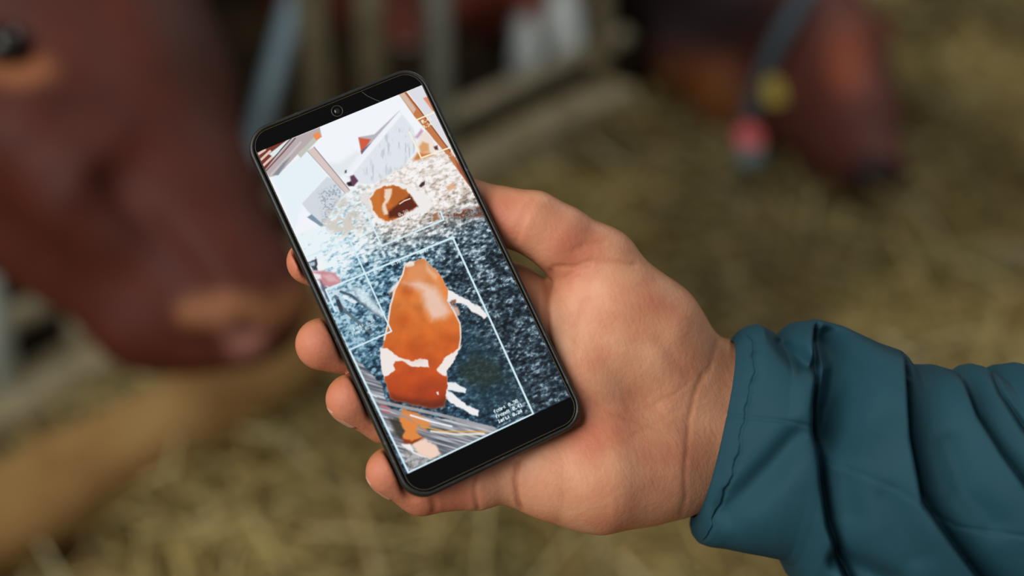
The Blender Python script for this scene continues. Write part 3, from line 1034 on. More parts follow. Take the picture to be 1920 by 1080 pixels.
    line(A([(1075, 272), (1210, 215)]), 2.6, yb); line(A([(1035, 350), (1115, 525), (1310, 455)]), 2.6, yb)
    # small dark shapes in the distance
    fill(A([(610, 700), (640, 680), (635, 650), (660, 640), (690, 680), (660, 715), (625, 715)]), (96, 62, 82), 2)
    fill(A([(615, 690), (640, 690), (650, 712), (625, 712)]), (36, 30, 36), 1.5)
    fill(A([(600, 610), (612, 606), (612, 625), (600, 628)]), (70, 80, 96), 1.5)
    fill(A([(1100, 715), (1120, 690), (1140, 682), (1140, 705), (1115, 725)]), (66, 46, 44), 1.5)

    # calf in the middle
    WOB = 1.0
    fill(A([(700, 790), (740, 740), (780, 800), (800, 910), (760, 900)]), (228, 224, 222), 3, .8)
    fill(A([(765, 800), (790, 740), (850, 695), (960, 685), (1050, 725), (1140, 765), (1200, 840), (1170, 890), (1090, 900), (980, 930), (900, 960), (830, 955), (780, 880)]), (242, 238, 236), 3)
    fill(A([(775, 795), (810, 745), (860, 718), (925, 712), (1015, 738), (1045, 790), (1092, 850), (1010, 905), (945, 938), (875, 952), (825, 925), (790, 870)]), (196, 104, 40), 2)
    fill(A([(775, 795), (810, 745), (840, 730), (840, 800), (850, 900), (875, 950), (825, 925), (790, 870)]), (206, 120, 52), 3, .7)
    fill(A([(885, 890), (920, 860), (975, 815), (1035, 775), (1095, 850), (1005, 905), (960, 925), (900, 928)]), (92, 36, 18), 4)
    fill(A([(925, 725), (1000, 740), (1030, 780), (975, 815), (930, 850), (905, 800)]), (182, 98, 38), 4)
    fill(A([(872, 735), (918, 735), (905, 790), (880, 840), (890, 905), (862, 910), (850, 860), (868, 800)]), (238, 214, 196), 2.5)
    line(A([(970, 835), (1000, 815), (1040, 800)]), 2.2, (244, 220, 205))
    fill(A([(1190, 905), (1225, 890), (1240, 935), (1200, 955)]), (150, 92, 58), 2.5, .8)

    # the large calf: outline, coat, white marks, legs
    fill(B([(690, 330), (700, 300), (735, 250), (745, 280), (720, 340)]), (226, 232, 234), 3)
    fill(B([(695, 325), (712, 318), (708, 345), (695, 345)]), (110, 80, 70), 1.5)
    hull = [(778, 165), (800, 150), (832, 152), (850, 138), (880, 138), (925, 172), (985, 240), (1020, 310), (1015, 372), (1050, 425), (1088, 500), (1092, 580), (1080, 640), (1055, 705), (1005, 772), (1015, 800), (1018, 850),
            (1000, 962), (940, 972), (860, 965), (700, 925), (665, 820), (646, 740), (648, 690), (662, 590), (682, 500), (696, 400), (720, 310), (760, 230)]
    fill(B(hull), (240, 230, 226), 1.6)
    leg = [(1005, 305), (1050, 322), (1130, 368), (1200, 405), (1248, 458), (1225, 470), (1160, 432), (1105, 392), (1060, 385), (1005, 372)]
    fill(B(leg), (240, 238, 238), 1.6)
    fill(B([(1035, 372), (1062, 362), (1062, 388), (1040, 392)]), (150, 96, 74), 2)
    fill(B([(1045, 390), (1080, 410), (1090, 450), (1070, 460), (1050, 430)]), (204, 170, 156), 2.5)
    fill(B([(1075, 455), (1095, 450), (1098, 480), (1080, 490)]), (30, 44, 54), 3)
    fill(B([(1008, 825), (1060, 835), (1125, 868), (1120, 892), (1080, 885), (1015, 872)]), (234, 238, 240), 1.4)
    fill(B([(1000, 855), (1060, 908), (1110, 948), (1192, 992), (1188, 1024), (1150, 1010), (1090, 972), (1035, 950), (985, 908)]), (240, 240, 242), 1.4)
    gcx = (Y - 480) / 300.0
    coat = np.stack([np.interp(gcx, [0, .25, .5, .75, 1], c) for c in ([214, 220, 208, 194, 140], [134, 126, 104, 78, 46], [82, 58, 40, 30, 20])], -1) / 255
    coat = coat * (1 + .22 * (n2(.25, .25, 51, 3) - .5))[..., None]
    put(alpha(B(hull), 1.4), coat)
    wht = (242, 232, 228)
    fill(B([(640, 640), (668, 636), (745, 690), (822, 712), (870, 697), (905, 702), (912, 747), (862, 740), (822, 744), (762, 709), (722, 714), (710, 740), (725, 762), (700, 779), (660, 802), (640, 735)]), wht, 1.3)
    fill(B([(1095, 620), (1070, 645), (1035, 668), (1000, 695), (955, 762), (985, 787), (1012, 795), (1008, 772), (1060, 705)]), wht, 1.5)
    line(B([(662, 590), (682, 500), (696, 400), (722, 310), (765, 225), (778, 170)]), 3.2, wht, .85)
    line(B([(1020, 372), (1052, 425), (1088, 500), (1092, 580), (1082, 640)]), 3.0, wht, .8)
    fill(B([(778, 165), (800, 148), (835, 150), (830, 170), (790, 185)]), wht, 2)
    fill(B([(700, 900), (800, 925), (940, 940), (1000, 920), (1000, 965), (940, 975), (800, 955), (700, 930)]), (92, 40, 20), 9, .75)
    fill(B([(770, 270), (850, 255), (960, 300), (1000, 370), (1040, 430), (1000, 470), (930, 480), (890, 400), (870, 320), (800, 290)]), (238, 208, 196), 11, .85)
    fill(B([(930, 200), (965, 250), (995, 300), (960, 290), (920, 250)]), (228, 148, 92), 8, .8)
    fill(B([(790, 180), (880, 160), (930, 215), (900, 255), (800, 260)]), (228, 152, 100), 8, .7)
    fill(B([(900, 160), (960, 230), (950, 250), (900, 200)]), (238, 204, 180), 6, .6)
    for c, r in (((790, 320), 26), ((770, 480), 30), ((840, 640), 34), ((1020, 590), 26), ((760, 850), 26)):
        cx, cy = B([c])[0]
        put(np.exp(-(np.hypot(X - cx, Y - cy) / (r / 3 * 1.6)) ** 2) * alpha(B(hull), 2), (190, 78, 24), .55)
    fill(B([(955, 885), (968, 882), (970, 900), (958, 900)]), (240, 232, 228), 1.2)
    # pink figure at the left edge
    Z7 = lambda l: zz(560, 440, 4.5, l)
    fill(Z7([(150, 210), (200, 215), (215, 290), (170, 300)]), (244, 246, 248), 2)
    fill(Z7([(75, 235), (150, 205), (165, 300), (120, 300)]), (60, 60, 74), 2)
    fill(Z7([(85, 235), (130, 230), (135, 265), (95, 265)]), (170, 200, 210), 2)
    fill(Z7([(110, 310), (200, 300), (300, 320), (355, 380), (355, 410), (260, 445), (200, 430), (150, 360)]), (202, 140, 148), 3)
    fill(Z7([(200, 340), (270, 330), (340, 390), (260, 400)]), (226, 186, 190), 4, .8)
    fill(Z7([(110, 320), (180, 330), (190, 365), (150, 385)]), (240, 232, 234), 2.5)
    fill(Z7([(180, 390), (230, 450), (270, 560), (250, 560), (200, 470)]), (62, 62, 84), 3, .8)
    for l, w, c in (([(355, 480), (440, 510), (560, 600), (720, 710)], 5, (60, 78, 92)), ([(310, 520), (370, 620), (470, 710), (610, 830)], 6, (90, 106, 118)), ([(330, 560), (360, 640)], 7, (40, 48, 60)), ([(380, 520), (470, 570)], 6, (240, 248, 250))):
        line(Z7(l), w, c, .85)
    fill(Z7([(440, 450), (520, 440), (690, 610), (740, 720), (640, 660), (520, 560)]), (232, 246, 250), 6, .75)
    # planks in the lower left corner
    pl = [(655, 660), (716, 720), (728, 765), (760, 772), (830, 785), (925, 800), (935, 806), (765, 886), (690, 735)]
    wood = np.stack([np.interp(noise2((X + Y * .45) / 60 + 20, (Y - X * .28) / 3.2 + 20, 61, 3), [.2, .5, .8], c) for c in ([62, 138, 206], [68, 140, 208], [76, 148, 214])], -1) / 255
    put(alpha(pl, 2), wood)
    fill(C4([(470, 520), (600, 560), (700, 640), (640, 700), (520, 640), (460, 600)]), (226, 138, 70), 3, .9)
    line(C4([(540, 575), (700, 625), (860, 662)]), 3.2, (238, 240, 246))
    line(C4([(300, 470), (480, 510), (760, 570), (1190, 680)]), 6, (168, 166, 170), .9)
    line(C4([(360, 520), (520, 600), (640, 690)]), 4, (150, 146, 148), .9)
    line(C4([(620, 660), (800, 700), (1130, 705)]), 2.4, (222, 160, 60), .9)
    line(C4([(700, 700), (900, 725), (1110, 720)]), 4, (236, 228, 214), .9)
    line(C4([(310, 500), (370, 520)]), 2.5, (220, 96, 110)); line(C4([(320, 540), (380, 555)]), 2.5, (214, 90, 104))
    # second calf behind the planks
    fill(C4([(370, 590), (460, 610), (500, 700), (480, 770), (420, 720)]), (52, 46, 34), 4, .85)
    fill(C4([(445, 590), (530, 610), (600, 640), (585, 700), (640, 755), (560, 800), (480, 770), (490, 690)]), (226, 136, 66), 2.5)
    fill(C4([(465, 755), (550, 770), (640, 740), (590, 790), (500, 810)]), (140, 60, 26), 2.5)
    fill(C4([(465, 800), (540, 800), (560, 850), (700, 915), (690, 925), (560, 880)]), (244, 238, 238), 2)
    fill(C4([(545, 805), (650, 760), (745, 815), (780, 880), (700, 915), (610, 880)]), (244, 210, 192), 2.5)
    gh = alpha(C4([(480, 840), (560, 870), (700, 925), (540, 995), (500, 930)]), 2)
    put(gh, np.stack([np.interp(fine, [.3, .7], [96, 190])] * 3, -1) / 255, .9)

    # detection frames
    fr = (214, 240, 248)
    line([(577, 481), (656, 450), (734, 621), (655, 656)], 3.0, fr)
    line([(629, 583), (611, 543), (849, 445), (1000, 776), (766, 886), (655, 656)], 3.6, fr)
    line([(679, 382), (716, 461), (832, 412), (826, 396)], 3.0, fr)
    line([(655, 656), (640, 622)], 2.0, fr, .6)
    line([(675, 728), (706, 744)], 2.2, (236, 240, 244), .9)
    # lettering (rows run parallel to the short side of the phone)
    def text(s, x, y, h, col, op=1.0):
        o = pm(x, y)[:2]
        dot = h / 7.0
        for k, ch in enumerate(s):
            if ch == ' ': continue
            rows = FONT[ch].split()
            for j, row in enumerate(rows):
                for i, b in enumerate(row):
                    if b == '1':
                        cx, cy = o[0] + (k * 5.6 + i) * dot, o[1] - j * dot
                        m = (np.abs(U - cx) < dot) & (np.abs(Vv - cy) < dot)
                        if m.any():
                            d = np.maximum(np.abs(U[m] - cx), np.abs(Vv[m] - cy))
                            a = (1 - smoothstep(dot * .45, dot * .95, d))[:, None] * op
                            img[m] = img[m] * (1 - a) + np.asarray(col) / 255 * a
    tc = (222, 242, 248)
    text('fogr: 0.38', 925.5, 769.5, 1.25, tc); text('frond: 0.41', 929, 779, 1.25, tc); text('left: 0.24', 933, 788, 1.25, tc)
    text('0.38', 746, 400, 1.3, (236, 244, 248), .6); text('left: 0.24', 752, 412, 1.2, (236, 244, 248), .8)
    text('0.16', 733, 493, 1.2, tc); text('0.97', 786, 471, 1.2, tc); text('0.38', 700, 508, 1.1, tc, .7)
    text('left: 0.24', 661, 615, 1.1, (236, 248, 250), .8); text('fogr: 0.38', 660, 625, 1.1, (236, 248, 250), .8)
    text('0.41', 790, 226, 1.3, yb); text('0.24', 792, 236, 1.2, yb)
    text('0.38', 836, 291, 1.2, (232, 240, 246), .8)

    img = np.clip(img, 0, 1)
    lin = np.where(img <= .04045, img / 12.92, ((img + .055) / 1.055) ** 2.4)
    I = np.arange(nx * ny).reshape(nx, ny)
    Q = np.stack([I[:-1, :-1], I[1:, :-1], I[1:, 1:], I[:-1, 1:]], -1).reshape(-1, 4)
    V3 = np.stack([U, Vv, np.full_like(U, -0.2)], -1).reshape(-1, 3) / 1000
    m, nt, p = new_mat('display', (0.004, 0.004, 0.005), 0.2, 0.3)
    a = node(nt, 'ShaderNodeAttribute', attribute_name='picture')
    nt.links.new(a.outputs['Color'], p.inputs['Emission Color'])
    p.inputs['Emission Strength'].default_value = 0.96
    o = mesh_obj('display', V3, Q, m, phone, False)
    color_attr(o, 'picture', lin.reshape(-1, 3))
    o['label'] = 'lit display with a photo of brown and white calves in a yard'

paint_screen()


# ================================================================== hand and sleeve
def build_hand():
    # pixel of the photo + height over the glass plane (mm), radius (mm)
    def J(l): return [pm(a, b, c) for a, b, c, r in l], [r for a, b, c, r in l]
    fingers = {
        'index':  [(955, 556, -28, 12.5), (815, 560, -27, 10.3), (670, 525, -19.5, 9.0), (580, 491, -11.5, 8.6)],
        'middle': [(955, 660, -25, 12.8), (830, 676, -26, 10.6), (690, 664, -20.5, 9.6), (603, 645, -11.5, 9.8)],
        'ring':   [(975, 765, -25, 12.5), (850, 806, -26, 10.3), (725, 784, -20, 9.3), (658, 748, -11, 9.4)],
        'little': [(1005, 872, -24, 12.5), (895, 906, -20, 9.6), (790, 918, -18.5, 9.2), (731, 884, -10.5, 9.0)],
    }
    g = Field((-62, -128, -72), (165, 62, 14), 0.9)
    fing = g.blank()
    for nme, l in fingers.items():
        p, r = J(l)
        one = g.blank()
        one.chain(p, r, 3.0)
        fing.join(one, 1.0)
    # palm core: metacarpals
    for a, b in (((955, 564, -29, 13), (1300, 770, -36, 17)), ((955, 662, -26, 13), (1310, 790, -37, 17)),
                 ((975, 765, -26, 13), (1310, 820, -37, 17)), ((1005, 868, -25, 13), (1300, 860, -37, 17))):
        p, r = J([a, b])
        g.cone(p[0], p[1], r[0], r[1], 8)
    # webbing between the finger roots
    p, r = J([(1000, 600, -26, 11), (1010, 850, -26, 11)])
    g.cone(p[0], p[1], r[0], r[1], 8)
    # hollow of the palm, pressed up against the edge of the phone
    p, r = J([(1045, 610, -19, 14), (1085, 700, -19.5, 14), (1120, 790, -22, 15)])
    g.chain(p, r, 9)
    # hypothenar (little finger side)
    p, r = J([(1035, 888, -23, 18), (1120, 884, -24, 22), (1215, 872, -29, 21), (1285, 868, -35, 18)])
    g.chain(p, r, 10)
    # thenar (ball of the thumb)
    p, r = J([(1300, 712, -33, 18), (1215, 622, -21, 20), (1150, 570, -17, 18.5), (1122, 497, -14, 14.6)])
    g.chain(p, r, 10)
    p, r = J([(1140, 660, -26, 22), (1230, 700, -28, 20)])
    g.cone(p[0], p[1], r[0], r[1], 12)
    # wrist and forearm (continues inside the sleeve)
    p, r = J([(1300, 735, -36, 19), (1390, 745, -39, 19), (1700, 800, -26, 20), (1960, 850, 2, 22)])
    g.chain(p, r, 12)
    p, r = J([(1285, 862, -37, 18), (1370, 868, -41, 18.5), (1700, 910, -24, 20), (1960, 950, 4, 22)])
    g.chain(p, r, 12)
    g.join(fing, 7)
    # thumb
    th = g.blank()
    p, r = J([(1122, 497, -14, 14.6), (1050, 448, -10.5, 12.6), (1000, 418, -10, 11.8), (945, 407, -14, 10.9), (868, 376, -22, 9.6)])
    th.chain(p, r, 4)
    g.join(th, 5)
    # the phone presses into the skin
    g.cut_box((OX0 - .4, OY0 - .4, -9.75), (OX1 + .4, OY1 + .4, 40), 3.0, 1.5)
    V, Q = g.mesh()
    V = relax(V, Q, 2, 0.4)
    N = vnormals(V, Q)
    # creases of the palm, where the photo shows them: (polyline, depth mm, width px)
    px = cam_to_px(phone_to_cam(V))
    creases = [
        ([(1030, 512), (1026, 545), (1023, 580), (1028, 640), (1040, 690)], 1.4, 7),
        ([(1000, 372), (990, 392), (978, 420), (968, 452)], 0.35, 5),
        ([(988, 380), (976, 405), (962, 440)], 0.25, 4),
        ([(1040, 500), (1075, 500), (1110, 488), (1150, 490), (1190, 496)], 0.45, 5),
        ([(1075, 470), (1100, 458), (1130, 455)], 0.25, 5),
        ([(1060, 520), (1080, 506), (1105, 500)], 0.25, 4),
        ([(1082, 725), (1110, 752), (1150, 776), (1230, 803)], 0.16, 3.5),
        ([(1160, 778), (1210, 768), (1262, 742), (1290, 720)], 0.16, 3.5),
        ([(1185, 815), (1225, 800), (1265, 770)], 0.14, 3.5),
        ([(1318, 700), (1304, 735), (1292, 785), (1289, 840), (1284, 890), (1286, 930), (1278, 962)], 0.35, 5),
        ([(1346, 640), (1335, 680), (1318, 715)], 0.3, 6),
        ([(1098, 798), (1130, 830), (1180, 860)], 0.1, 4),
        ([(970, 865), (966, 900), (972, 940), (982, 968)], 1.0, 5),
        ([(893, 890), (890, 920), (897, 955)], 0.7, 5),
        ([(812, 935), (815, 950), (812, 966)], 0.8, 6),
        ([(1100, 560), (1085, 600), (1080, 660)], 0.15, 8),
        ([(1240, 640), (1262, 672), (1290, 700)], 0.4, 16),
    ]
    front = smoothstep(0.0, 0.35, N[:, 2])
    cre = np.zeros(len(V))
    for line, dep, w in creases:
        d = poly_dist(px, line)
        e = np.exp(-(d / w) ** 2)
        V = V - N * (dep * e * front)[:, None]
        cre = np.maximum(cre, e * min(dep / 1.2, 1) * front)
    # redder finger ends, knuckle pads and palm by the phone corner
    red = np.zeros(len(V))
    for c, w in (((560, 490), 60), ((590, 645), 75), ((645, 745), 70), ((710, 880), 70), ((930, 400), 60), ((800, 940), 90), ((1090, 800), 60), ((1060, 460), 60)):
        red = np.maximum(red, np.exp(-(np.linalg.norm(px - np.array(c), axis=1) / w) ** 2))

    # sun-browned back of the hand: thumb side and outer edge
    upv = np.array([0.0, 1.0, 0.0]) @ PR
    dors = smoothstep(0.35, -0.35, N[:, 2] - 0.75 * np.maximum(N @ upv, 0))

    m, nt, p = new_mat('skin', srgb(196, 140, 108), 0.52, 0.35)
    n1 = noise_node(nt, 55, 4)
    n2 = noise_node(nt, 420, 3)
    base = ramp(nt, n1.outputs['Fac'], [(0.30, srgb(198, 128, 97)), (0.52, srgb(208, 148, 114)), (0.74, srgb(216, 161, 127))])
    a1 = node(nt, 'ShaderNodeAttribute', attribute_name='redness')
    a2 = node(nt, 'ShaderNodeAttribute', attribute_name='crease')
    mx = node(nt, 'ShaderNodeMix', data_type='RGBA'); mx.inputs[7].default_value = (*srgb(186, 104, 78), 1)
    mul = node(nt, 'ShaderNodeMath', operation='MULTIPLY'); mul.inputs[1].default_value = 0.75
    nt.links.new(a1.outputs['Fac'], mul.inputs[0])
    nt.links.new(mul.outputs[0], mx.inputs[0]); nt.links.new(base.outputs['Color'], mx.inputs[6])
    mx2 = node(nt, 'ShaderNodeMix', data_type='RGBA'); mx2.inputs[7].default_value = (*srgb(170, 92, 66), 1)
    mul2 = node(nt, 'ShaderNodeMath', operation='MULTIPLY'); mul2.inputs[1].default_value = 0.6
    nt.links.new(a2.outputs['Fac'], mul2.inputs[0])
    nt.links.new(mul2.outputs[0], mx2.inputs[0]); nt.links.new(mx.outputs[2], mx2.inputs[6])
    a3 = node(nt, 'ShaderNodeAttribute', attribute_name='dorsal')
    mul3 = node(nt, 'ShaderNodeMath', operation='MULTIPLY'); mul3.inputs[1].default_value = 0.8
    mx3 = node(nt, 'ShaderNodeMix', data_type='RGBA'); mx3.inputs[7].default_value = (*srgb(170, 112, 66), 1)
    nt.links.new(a3.outputs['Fac'], mul3.inputs[0])
    nt.links.new(mul3.outputs[0], mx3.inputs[0]); nt.links.new(mx2.outputs[2], mx3.inputs[6])
    nt.links.new(mx3.outputs[2], p.inputs['Base Color'])
    p.inputs['Subsurface Weight'].default_value = 0.25
    p.inputs['Subsurface Radius'].default_value = (1.0, 0.35, 0.2)
    p.inputs['Subsurface Scale'].default_value = 0.003
    # fine skin lines: small cells and long shallow wrinkles across the palm
    tc = nt.nodes.new('ShaderNodeTexCoord')
    vo = node(nt, 'ShaderNodeTexVoronoi', Scale=700.0)
    nt.links.new(tc.outputs['Object'], vo.inputs['Vector'])
    n3 = noise_node(nt, 60, 6, 0.6, stretch=(9.0, 1.6, 3.0))
    ad = node(nt, 'ShaderNodeMath', operation='MULTIPLY_ADD'); ad.inputs[1].default_value = 0.35
    nt.links.new(vo.outputs['Distance'], ad.inputs[0]); nt.links.new(n2.outputs['Fac'], ad.inputs[2])
    ad2 = node(nt, 'ShaderNodeMath', operation='MULTIPLY_ADD'); ad2.inputs[1].default_value = 0.9
    nt.links.new(n3.outputs['Fac'], ad2.inputs[0]); nt.links.new(ad.outputs[0], ad2.inputs[2])
    bump(nt, p, ad2.outputs[0], 0.3, 0.0006)

    body = mesh_obj('person', V / 1000, Q, m, None, True, PHONE_M)
    props(body, 'right hand with open palm gripping the phone, arm in a teal sleeve', 'person')
    float_attr(body, 'redness', red)
    float_attr(body, 'crease', cre)
    float_attr(body, 'dorsal', dors)

    # finger nails: curved plates on the outer side of the finger ends
    nm, nt, pp = new_mat('nail', srgb(205, 150, 125), 0.35, 0.5)
    hints = {'index': (-0.6, 0.3, -0.9), 'middle': (-0.6, 0.1, -0.9), 'ring': (-0.75, -0.75, -0.35), 'little': (-0.9, -0.3, -0.25)}
    for nme, l in fingers.items():
        pp_, rr = J(l)
        a = pp_[3] - pp_[2]; a /= np.linalg.norm(a)
        d = np.array(hints[nme]); d = d - a * (d @ a); d /= np.linalg.norm(d)
        s = np.cross(a, d)
        r = rr[3]
        Vn = []; Fn = []
        nu, nv = 9, 8
        for layer in (0, 1):
            for i in range(nu):
                for j in range(nv):
                    u = (i / (nu - 1) - .5) * 1.15; v = j / (nv - 1)
                    al = -5.5 + 11.5 * v - 1.5 * (u / .6) ** 2 * v
                    rad = (r + 0.35 - 0.9 * v * v) - layer * 0.8
                    Vn.append(pp_[3] + a * al + (d * math.cos(u) + s * math.sin(u)) * rad * math.sqrt(max(0.15, 1 - (max(al, 0) / (r * 1.15)) ** 2)))
        for i in range(nu - 1):
            for j in range(nv - 1):
                q = (i * nv + j, i * nv + j + 1, (i + 1) * nv + j + 1, (i + 1) * nv + j)
                Fn.append(q); Fn.append(tuple(reversed([x + nu * nv for x in q])))
        rim = [i * nv for i in range(nu)] + [(nu - 1) * nv + j for j in range(1, nv)] + [i * nv + nv - 1 for i in range(nu - 2, -1, -1)] + [j for j in range(nv - 2, 0, -1)]
        for x, y in zip(rim, rim[1:] + rim[:1]):
            Fn.append((x, y, y + nu * nv, x + nu * nv))
        mesh_obj('fingernail', np.array(Vn) / 1000, Fn, nm, body)
    return body

person = build_hand()

def interp_poly(pts, y):
    """x of a polyline (sorted by y) at heights y, extended linearly"""
    P = np.asarray(pts, float)
    x = np.interp(y, P[:, 1], P[:, 0])
    lo = y < P[0, 1]; hi = y > P[-1, 1]
    s0 = (P[1, 0] - P[0, 0]) / (P[1, 1] - P[0, 1]); s1 = (P[-1, 0] - P[-2, 0]) / (P[-1, 1] - P[-2, 1])
    x = np.where(lo, P[0, 0] + (y - P[0, 1]) * s0 * 0.4, x)
    return np.where(hi, P[-1, 0] + (y - P[-1, 1]) * s1, x)

def build_sleeve(parent):
    top = np.array([(1371, 638), (1376, 630), (1386, 620), (1402, 611), (1420, 607), (1440, 617), (1462, 633), (1480, 620), (1500, 606), (1530, 598),
                    (1580, 611), (1640, 640), (1686, 656), (1698, 676), (1712, 683), (1750, 683), (1780, 692), (1793, 694), (1812, 685),
                    (1835, 684), (1862, 700), (1885, 684), (1905, 679), (1935, 690), (1985, 684), (2050, 690), (2200, 690), (2420, 680)], float)
    bot = np.array([(1296, 968), (1293, 985), (1298, 1003), (1308, 1016), (1325, 1022), (1350, 1024), (1385, 1030), (1420, 1036), (1450, 1042), (1464, 1052),
                    (1485, 1085), (1520, 1110), (1570, 1125), (1600, 1130), (1630, 1135), (1680, 1142), (1730, 1148), (1760, 1150), (1800, 1155),
                    (1840, 1158), (1890, 1165), (1930, 1165), (1970, 1170), (2010, 1175), (2060, 1180), (2120, 1185), (2280, 1195), (2480, 1200)], float)
    K = len(top)
    ns, nt_ = 460, 420
    # arc-length-ish resampling of both rails with the same parameter
    seg = np.r_[0, np.cumsum(np.maximum(np.linalg.norm(np.diff(top, axis=0), axis=1), np.linalg.norm(np.diff(bot, axis=0), axis=1)))]
    S = np.linspace(0, 1, ns) ** 1.15 * seg[-1]
    def rs(a):
        o = np.stack([np.interp(S, seg, a[:, i]) for i in (0, 1)], 1)
        for _ in range(2):
            o[1:-1] = 0.25 * o[:-2] + 0.5 * o[1:-1] + 0.25 * o[2:]
        return o
    T, B = rs(top), rs(bot)
    dep = np.interp(S, [0, 250, 700, seg[-1]], [562, 560, 552, 528])            # depth of the section centres (mm)
    half = np.interp(S, [0, 60, 160, 400, seg[-1]], [29, 34, 38, 43, 50])       # half thickness towards the viewer
    th = np.linspace(0, 2 * np.pi, nt_, endpoint=False)
    def cam3(p, d): return np.stack([(p[..., 0] - 960) / F * d, -(p[..., 1] - 540) / F * d, -d], -1)
    T3, B3 = cam3(T, dep), cam3(B, dep)
    C = (T3 + B3) / 2; E1 = (T3 - B3) / 2
    c, s = np.cos(th), np.sin(th)
    cs = np.sign(c) * np.abs(c) ** 0.9; ss = np.sign(s) * np.abs(s) ** 0.9
    P = C[:, None] + E1[:, None] * cs[None, :, None]
    P[..., 2] += half[:, None] * ss[None]
    # base normals
    dt = np.roll(P, -1, 1) - np.roll(P, 1, 1); ds = np.gradient(P, axis=0)
    ds = np.stack([np.convolve(np.pad(ds[:, 0, i], 20, 'edge'), np.ones(41) / 41, 'valid') for i in range(3)], 1)[:, None] * np.ones((1, nt_, 1))
    N = np.cross(dt, ds); N /= np.linalg.norm(N, axis=2, keepdims=True) + 1e-9
    sgn = np.sign(np.sum(N[:, :nt_ // 2, 2])); N *= sgn
    px = cam_to_px(P); X, Y = px[..., 0], px[..., 1]
    # fold valleys traced from the photo
    c0 = [(1371, 600), (1368, 700), (1360, 780), (1335, 870), (1296, 970), (1290, 1020)]
    c1 = [(1540, 590), (1543, 690), (1537, 760), (1546, 830), (1550, 900), (1562, 980), (1600, 1080)]
    c2 = [(1697, 640), (1700, 720), (1704, 811), (1724, 925), (1774, 997), (1829, 1071)]
    c3 = [(1795, 680), (1812, 720), (1832, 775), (1876, 845), (1920, 905), (1980, 1000)]
    c4 = [(1863, 690), (1885, 740), (1925, 800), (1970, 860)]
    c5 = [(1937, 680), (1960, 740), (2010, 830)]
    c6 = [(2060, 680), (2090, 760), (2150, 900)]
    lines = [interp_poly(c_, Y) for c_ in (c0, c1, c2, c3, c4, c5, c6)]
    for i in range(1, len(lines)): lines[i] = np.maximum(lines[i], lines[i - 1] + 25)
    amp = [10.0, 23.0, 17.0, 10.0, 8.0, 7.0]
    H = np.zeros_like(X)
    for i in range(6):
        w = lines[i + 1] - lines[i]
        t = (X - lines[i]) / w
        ins = (t >= 0) & (t < 1)
        rise = np.clip(t, 0, 1)
        if i == 0: rise = 1 - (1 - rise) ** 2.6
        else:
            e = np.interp(Y, [620, 760, 860, 1000], [1.7, 1.2, .75, .7]) if i == 1 else np.interp(Y, [680, 900, 1050], [1.1, .8, .7])
            rise = rise ** e
        drop = 1 - smoothstep(1 - np.clip(26 / w, 0.05, .5), 1.0, t)
        H = np.where(ins, amp[i] * rise * drop, H)
        H -= 8.0 * np.exp(-((X - lines[i + 1] - 6) / 20.0) ** 2) * (1 if i < 2 else .4)
    pxs = np.stack([X.ravel(), Y.ravel()], 1)
    def groove(line, d, w): return -(d * np.exp(-(poly_dist(pxs, line) / w) ** 2)).reshape(X.shape)
    # softer folds
    soft = groove([(1492, 815), (1450, 865), (1405, 915), (1360, 955)], 5.5, 26)
    soft += groove([(1500, 690), (1470, 655), (1450, 625)], 7.0, 15)
    soft += groove([(1522, 690), (1495, 662), (1470, 640)], 9.0, 13)
    soft += groove([(1565, 640), (1585, 690), (1575, 750), (1560, 810)], 17.0, 34)
    soft += groove([(1640, 770), (1600, 815), (1565, 840)], 2.5, 24)
    soft += groove([(1575, 900), (1590, 960)], 3.0, 24)
    soft += groove([(1645, 925), (1672, 985), (1700, 1030)], 3.0, 26)
    soft += groove([(1770, 830), (1800, 920), (1850, 975)], 3.5, 24)
    soft += groove([(1565, 1045), (1610, 1062), (1660, 1085)], 8.0, 20)
    soft += groove([(1840, 700), (1865, 760), (1905, 810)], 2.0, 18)
    # seams and the hem stitch
    seam = groove([(1360, 778), (1400, 780), (1470, 786), (1530, 800)], 0.8, 3.0)
    seam += groove([(1545, 862), (1610, 885), (1660, 905), (1725, 950), (1790, 985), (1850, 992), (1920, 996)], 0.8, 3.5)
    hem = [(1392, 612), (1408, 640), (1410, 670), (1411, 700), (1400, 740), (1396, 780), (1388, 800), (1386, 830), (1380, 860), (1366, 905), (1352, 945), (1335, 985), (1322, 1012)]
    wob = 1.8 * np.sin(Y / 8.0) + 0.8 * np.sin(Y / 3.1 + 1)
    pw = np.stack([(X + wob).ravel(), Y.ravel()], 1)
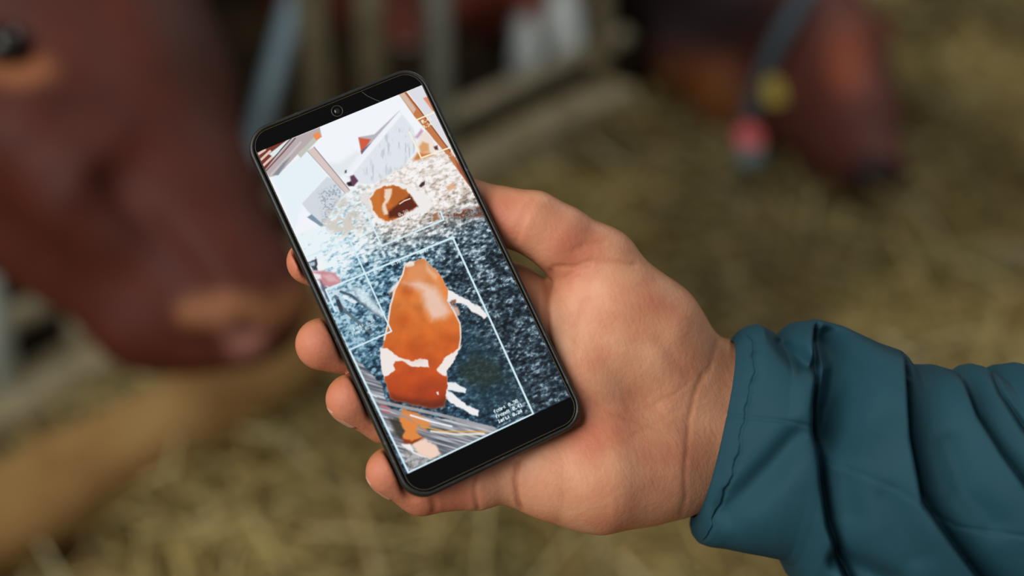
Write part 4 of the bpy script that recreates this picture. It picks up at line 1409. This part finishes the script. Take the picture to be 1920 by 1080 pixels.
    hd = poly_dist(pw, hem).reshape(X.shape)
    seam += -1.2 * np.exp(-(hd / 2.6) ** 2) - 0.9 * np.exp(-(hd / 9.0) ** 2) * (0.5 + 0.5 * np.sin(Y / 11.0 + 1.5 * np.sin(Y / 37.0))) ** 2
    # cuff flares slightly
    w = smoothstep(0.02, 0.45, np.broadcast_to(s, X.shape))
    back = smoothstep(0.0, -0.4, np.broadcast_to(s, X.shape))
    gen = 2.5 * np.sin(X / 28.0 + 1.3 * np.sin(Y / 60)) * back
    D0 = (H + soft) * w
    for _ in range(4):
        D0 = (D0 + np.roll(D0, 1, 1) + np.roll(D0, -1, 1) + np.concatenate([D0[:1], D0[:-1]]) + np.concatenate([D0[1:], D0[-1:]])) / 5
    P = P + N * (seam * w + gen)[..., None]
    P[..., 2] += D0
    # hem: fold the fabric inwards at the cuff
    inner = []
    for k, (sh, push) in enumerate(((0.90, 26), (0.955, 10), (0.985, 1.5))):
        q = C[0] + (P[0] - C[0]) * sh
        q = q + (C[60] - C[0]) / np.linalg.norm(C[60] - C[0]) * push
        inner.append(q)
    P = np.concatenate([np.array(inner), P], 0)
    n0 = len(P)
    V = cam_to_phone(P.reshape(-1, 3)) / 1000
    idx = np.arange(n0 * nt_).reshape(n0, nt_)
    a = idx[:-1]; b = idx[1:]
    Q = np.stack([a, np.roll(a, -1, 1), np.roll(b, -1, 1), b], -1).reshape(-1, 4)
    if sgn > 0: Q = Q[:, ::-1]
    m, nt, p = new_mat('sleeve_fabric', srgb(34, 76, 88), 0.72, 0.18)
    n1 = noise_node(nt, 30, 4)
    r = ramp(nt, n1.outputs['Fac'], [(0.3, srgb(27, 63, 76)), (0.7, srgb(32, 71, 83))])
    nt.links.new(r.outputs['Color'], p.inputs['Base Color'])
    n2 = noise_node(nt, 1500, 2)
    bump(nt, p, n2.outputs['Fac'], 0.12, 0.0003)
    o = mesh_obj('jacket_sleeve', V, Q, m, parent)
    o['label'] = 'bunched dark teal jacket sleeve with a stitched hem'
    return o

build_sleeve(person)
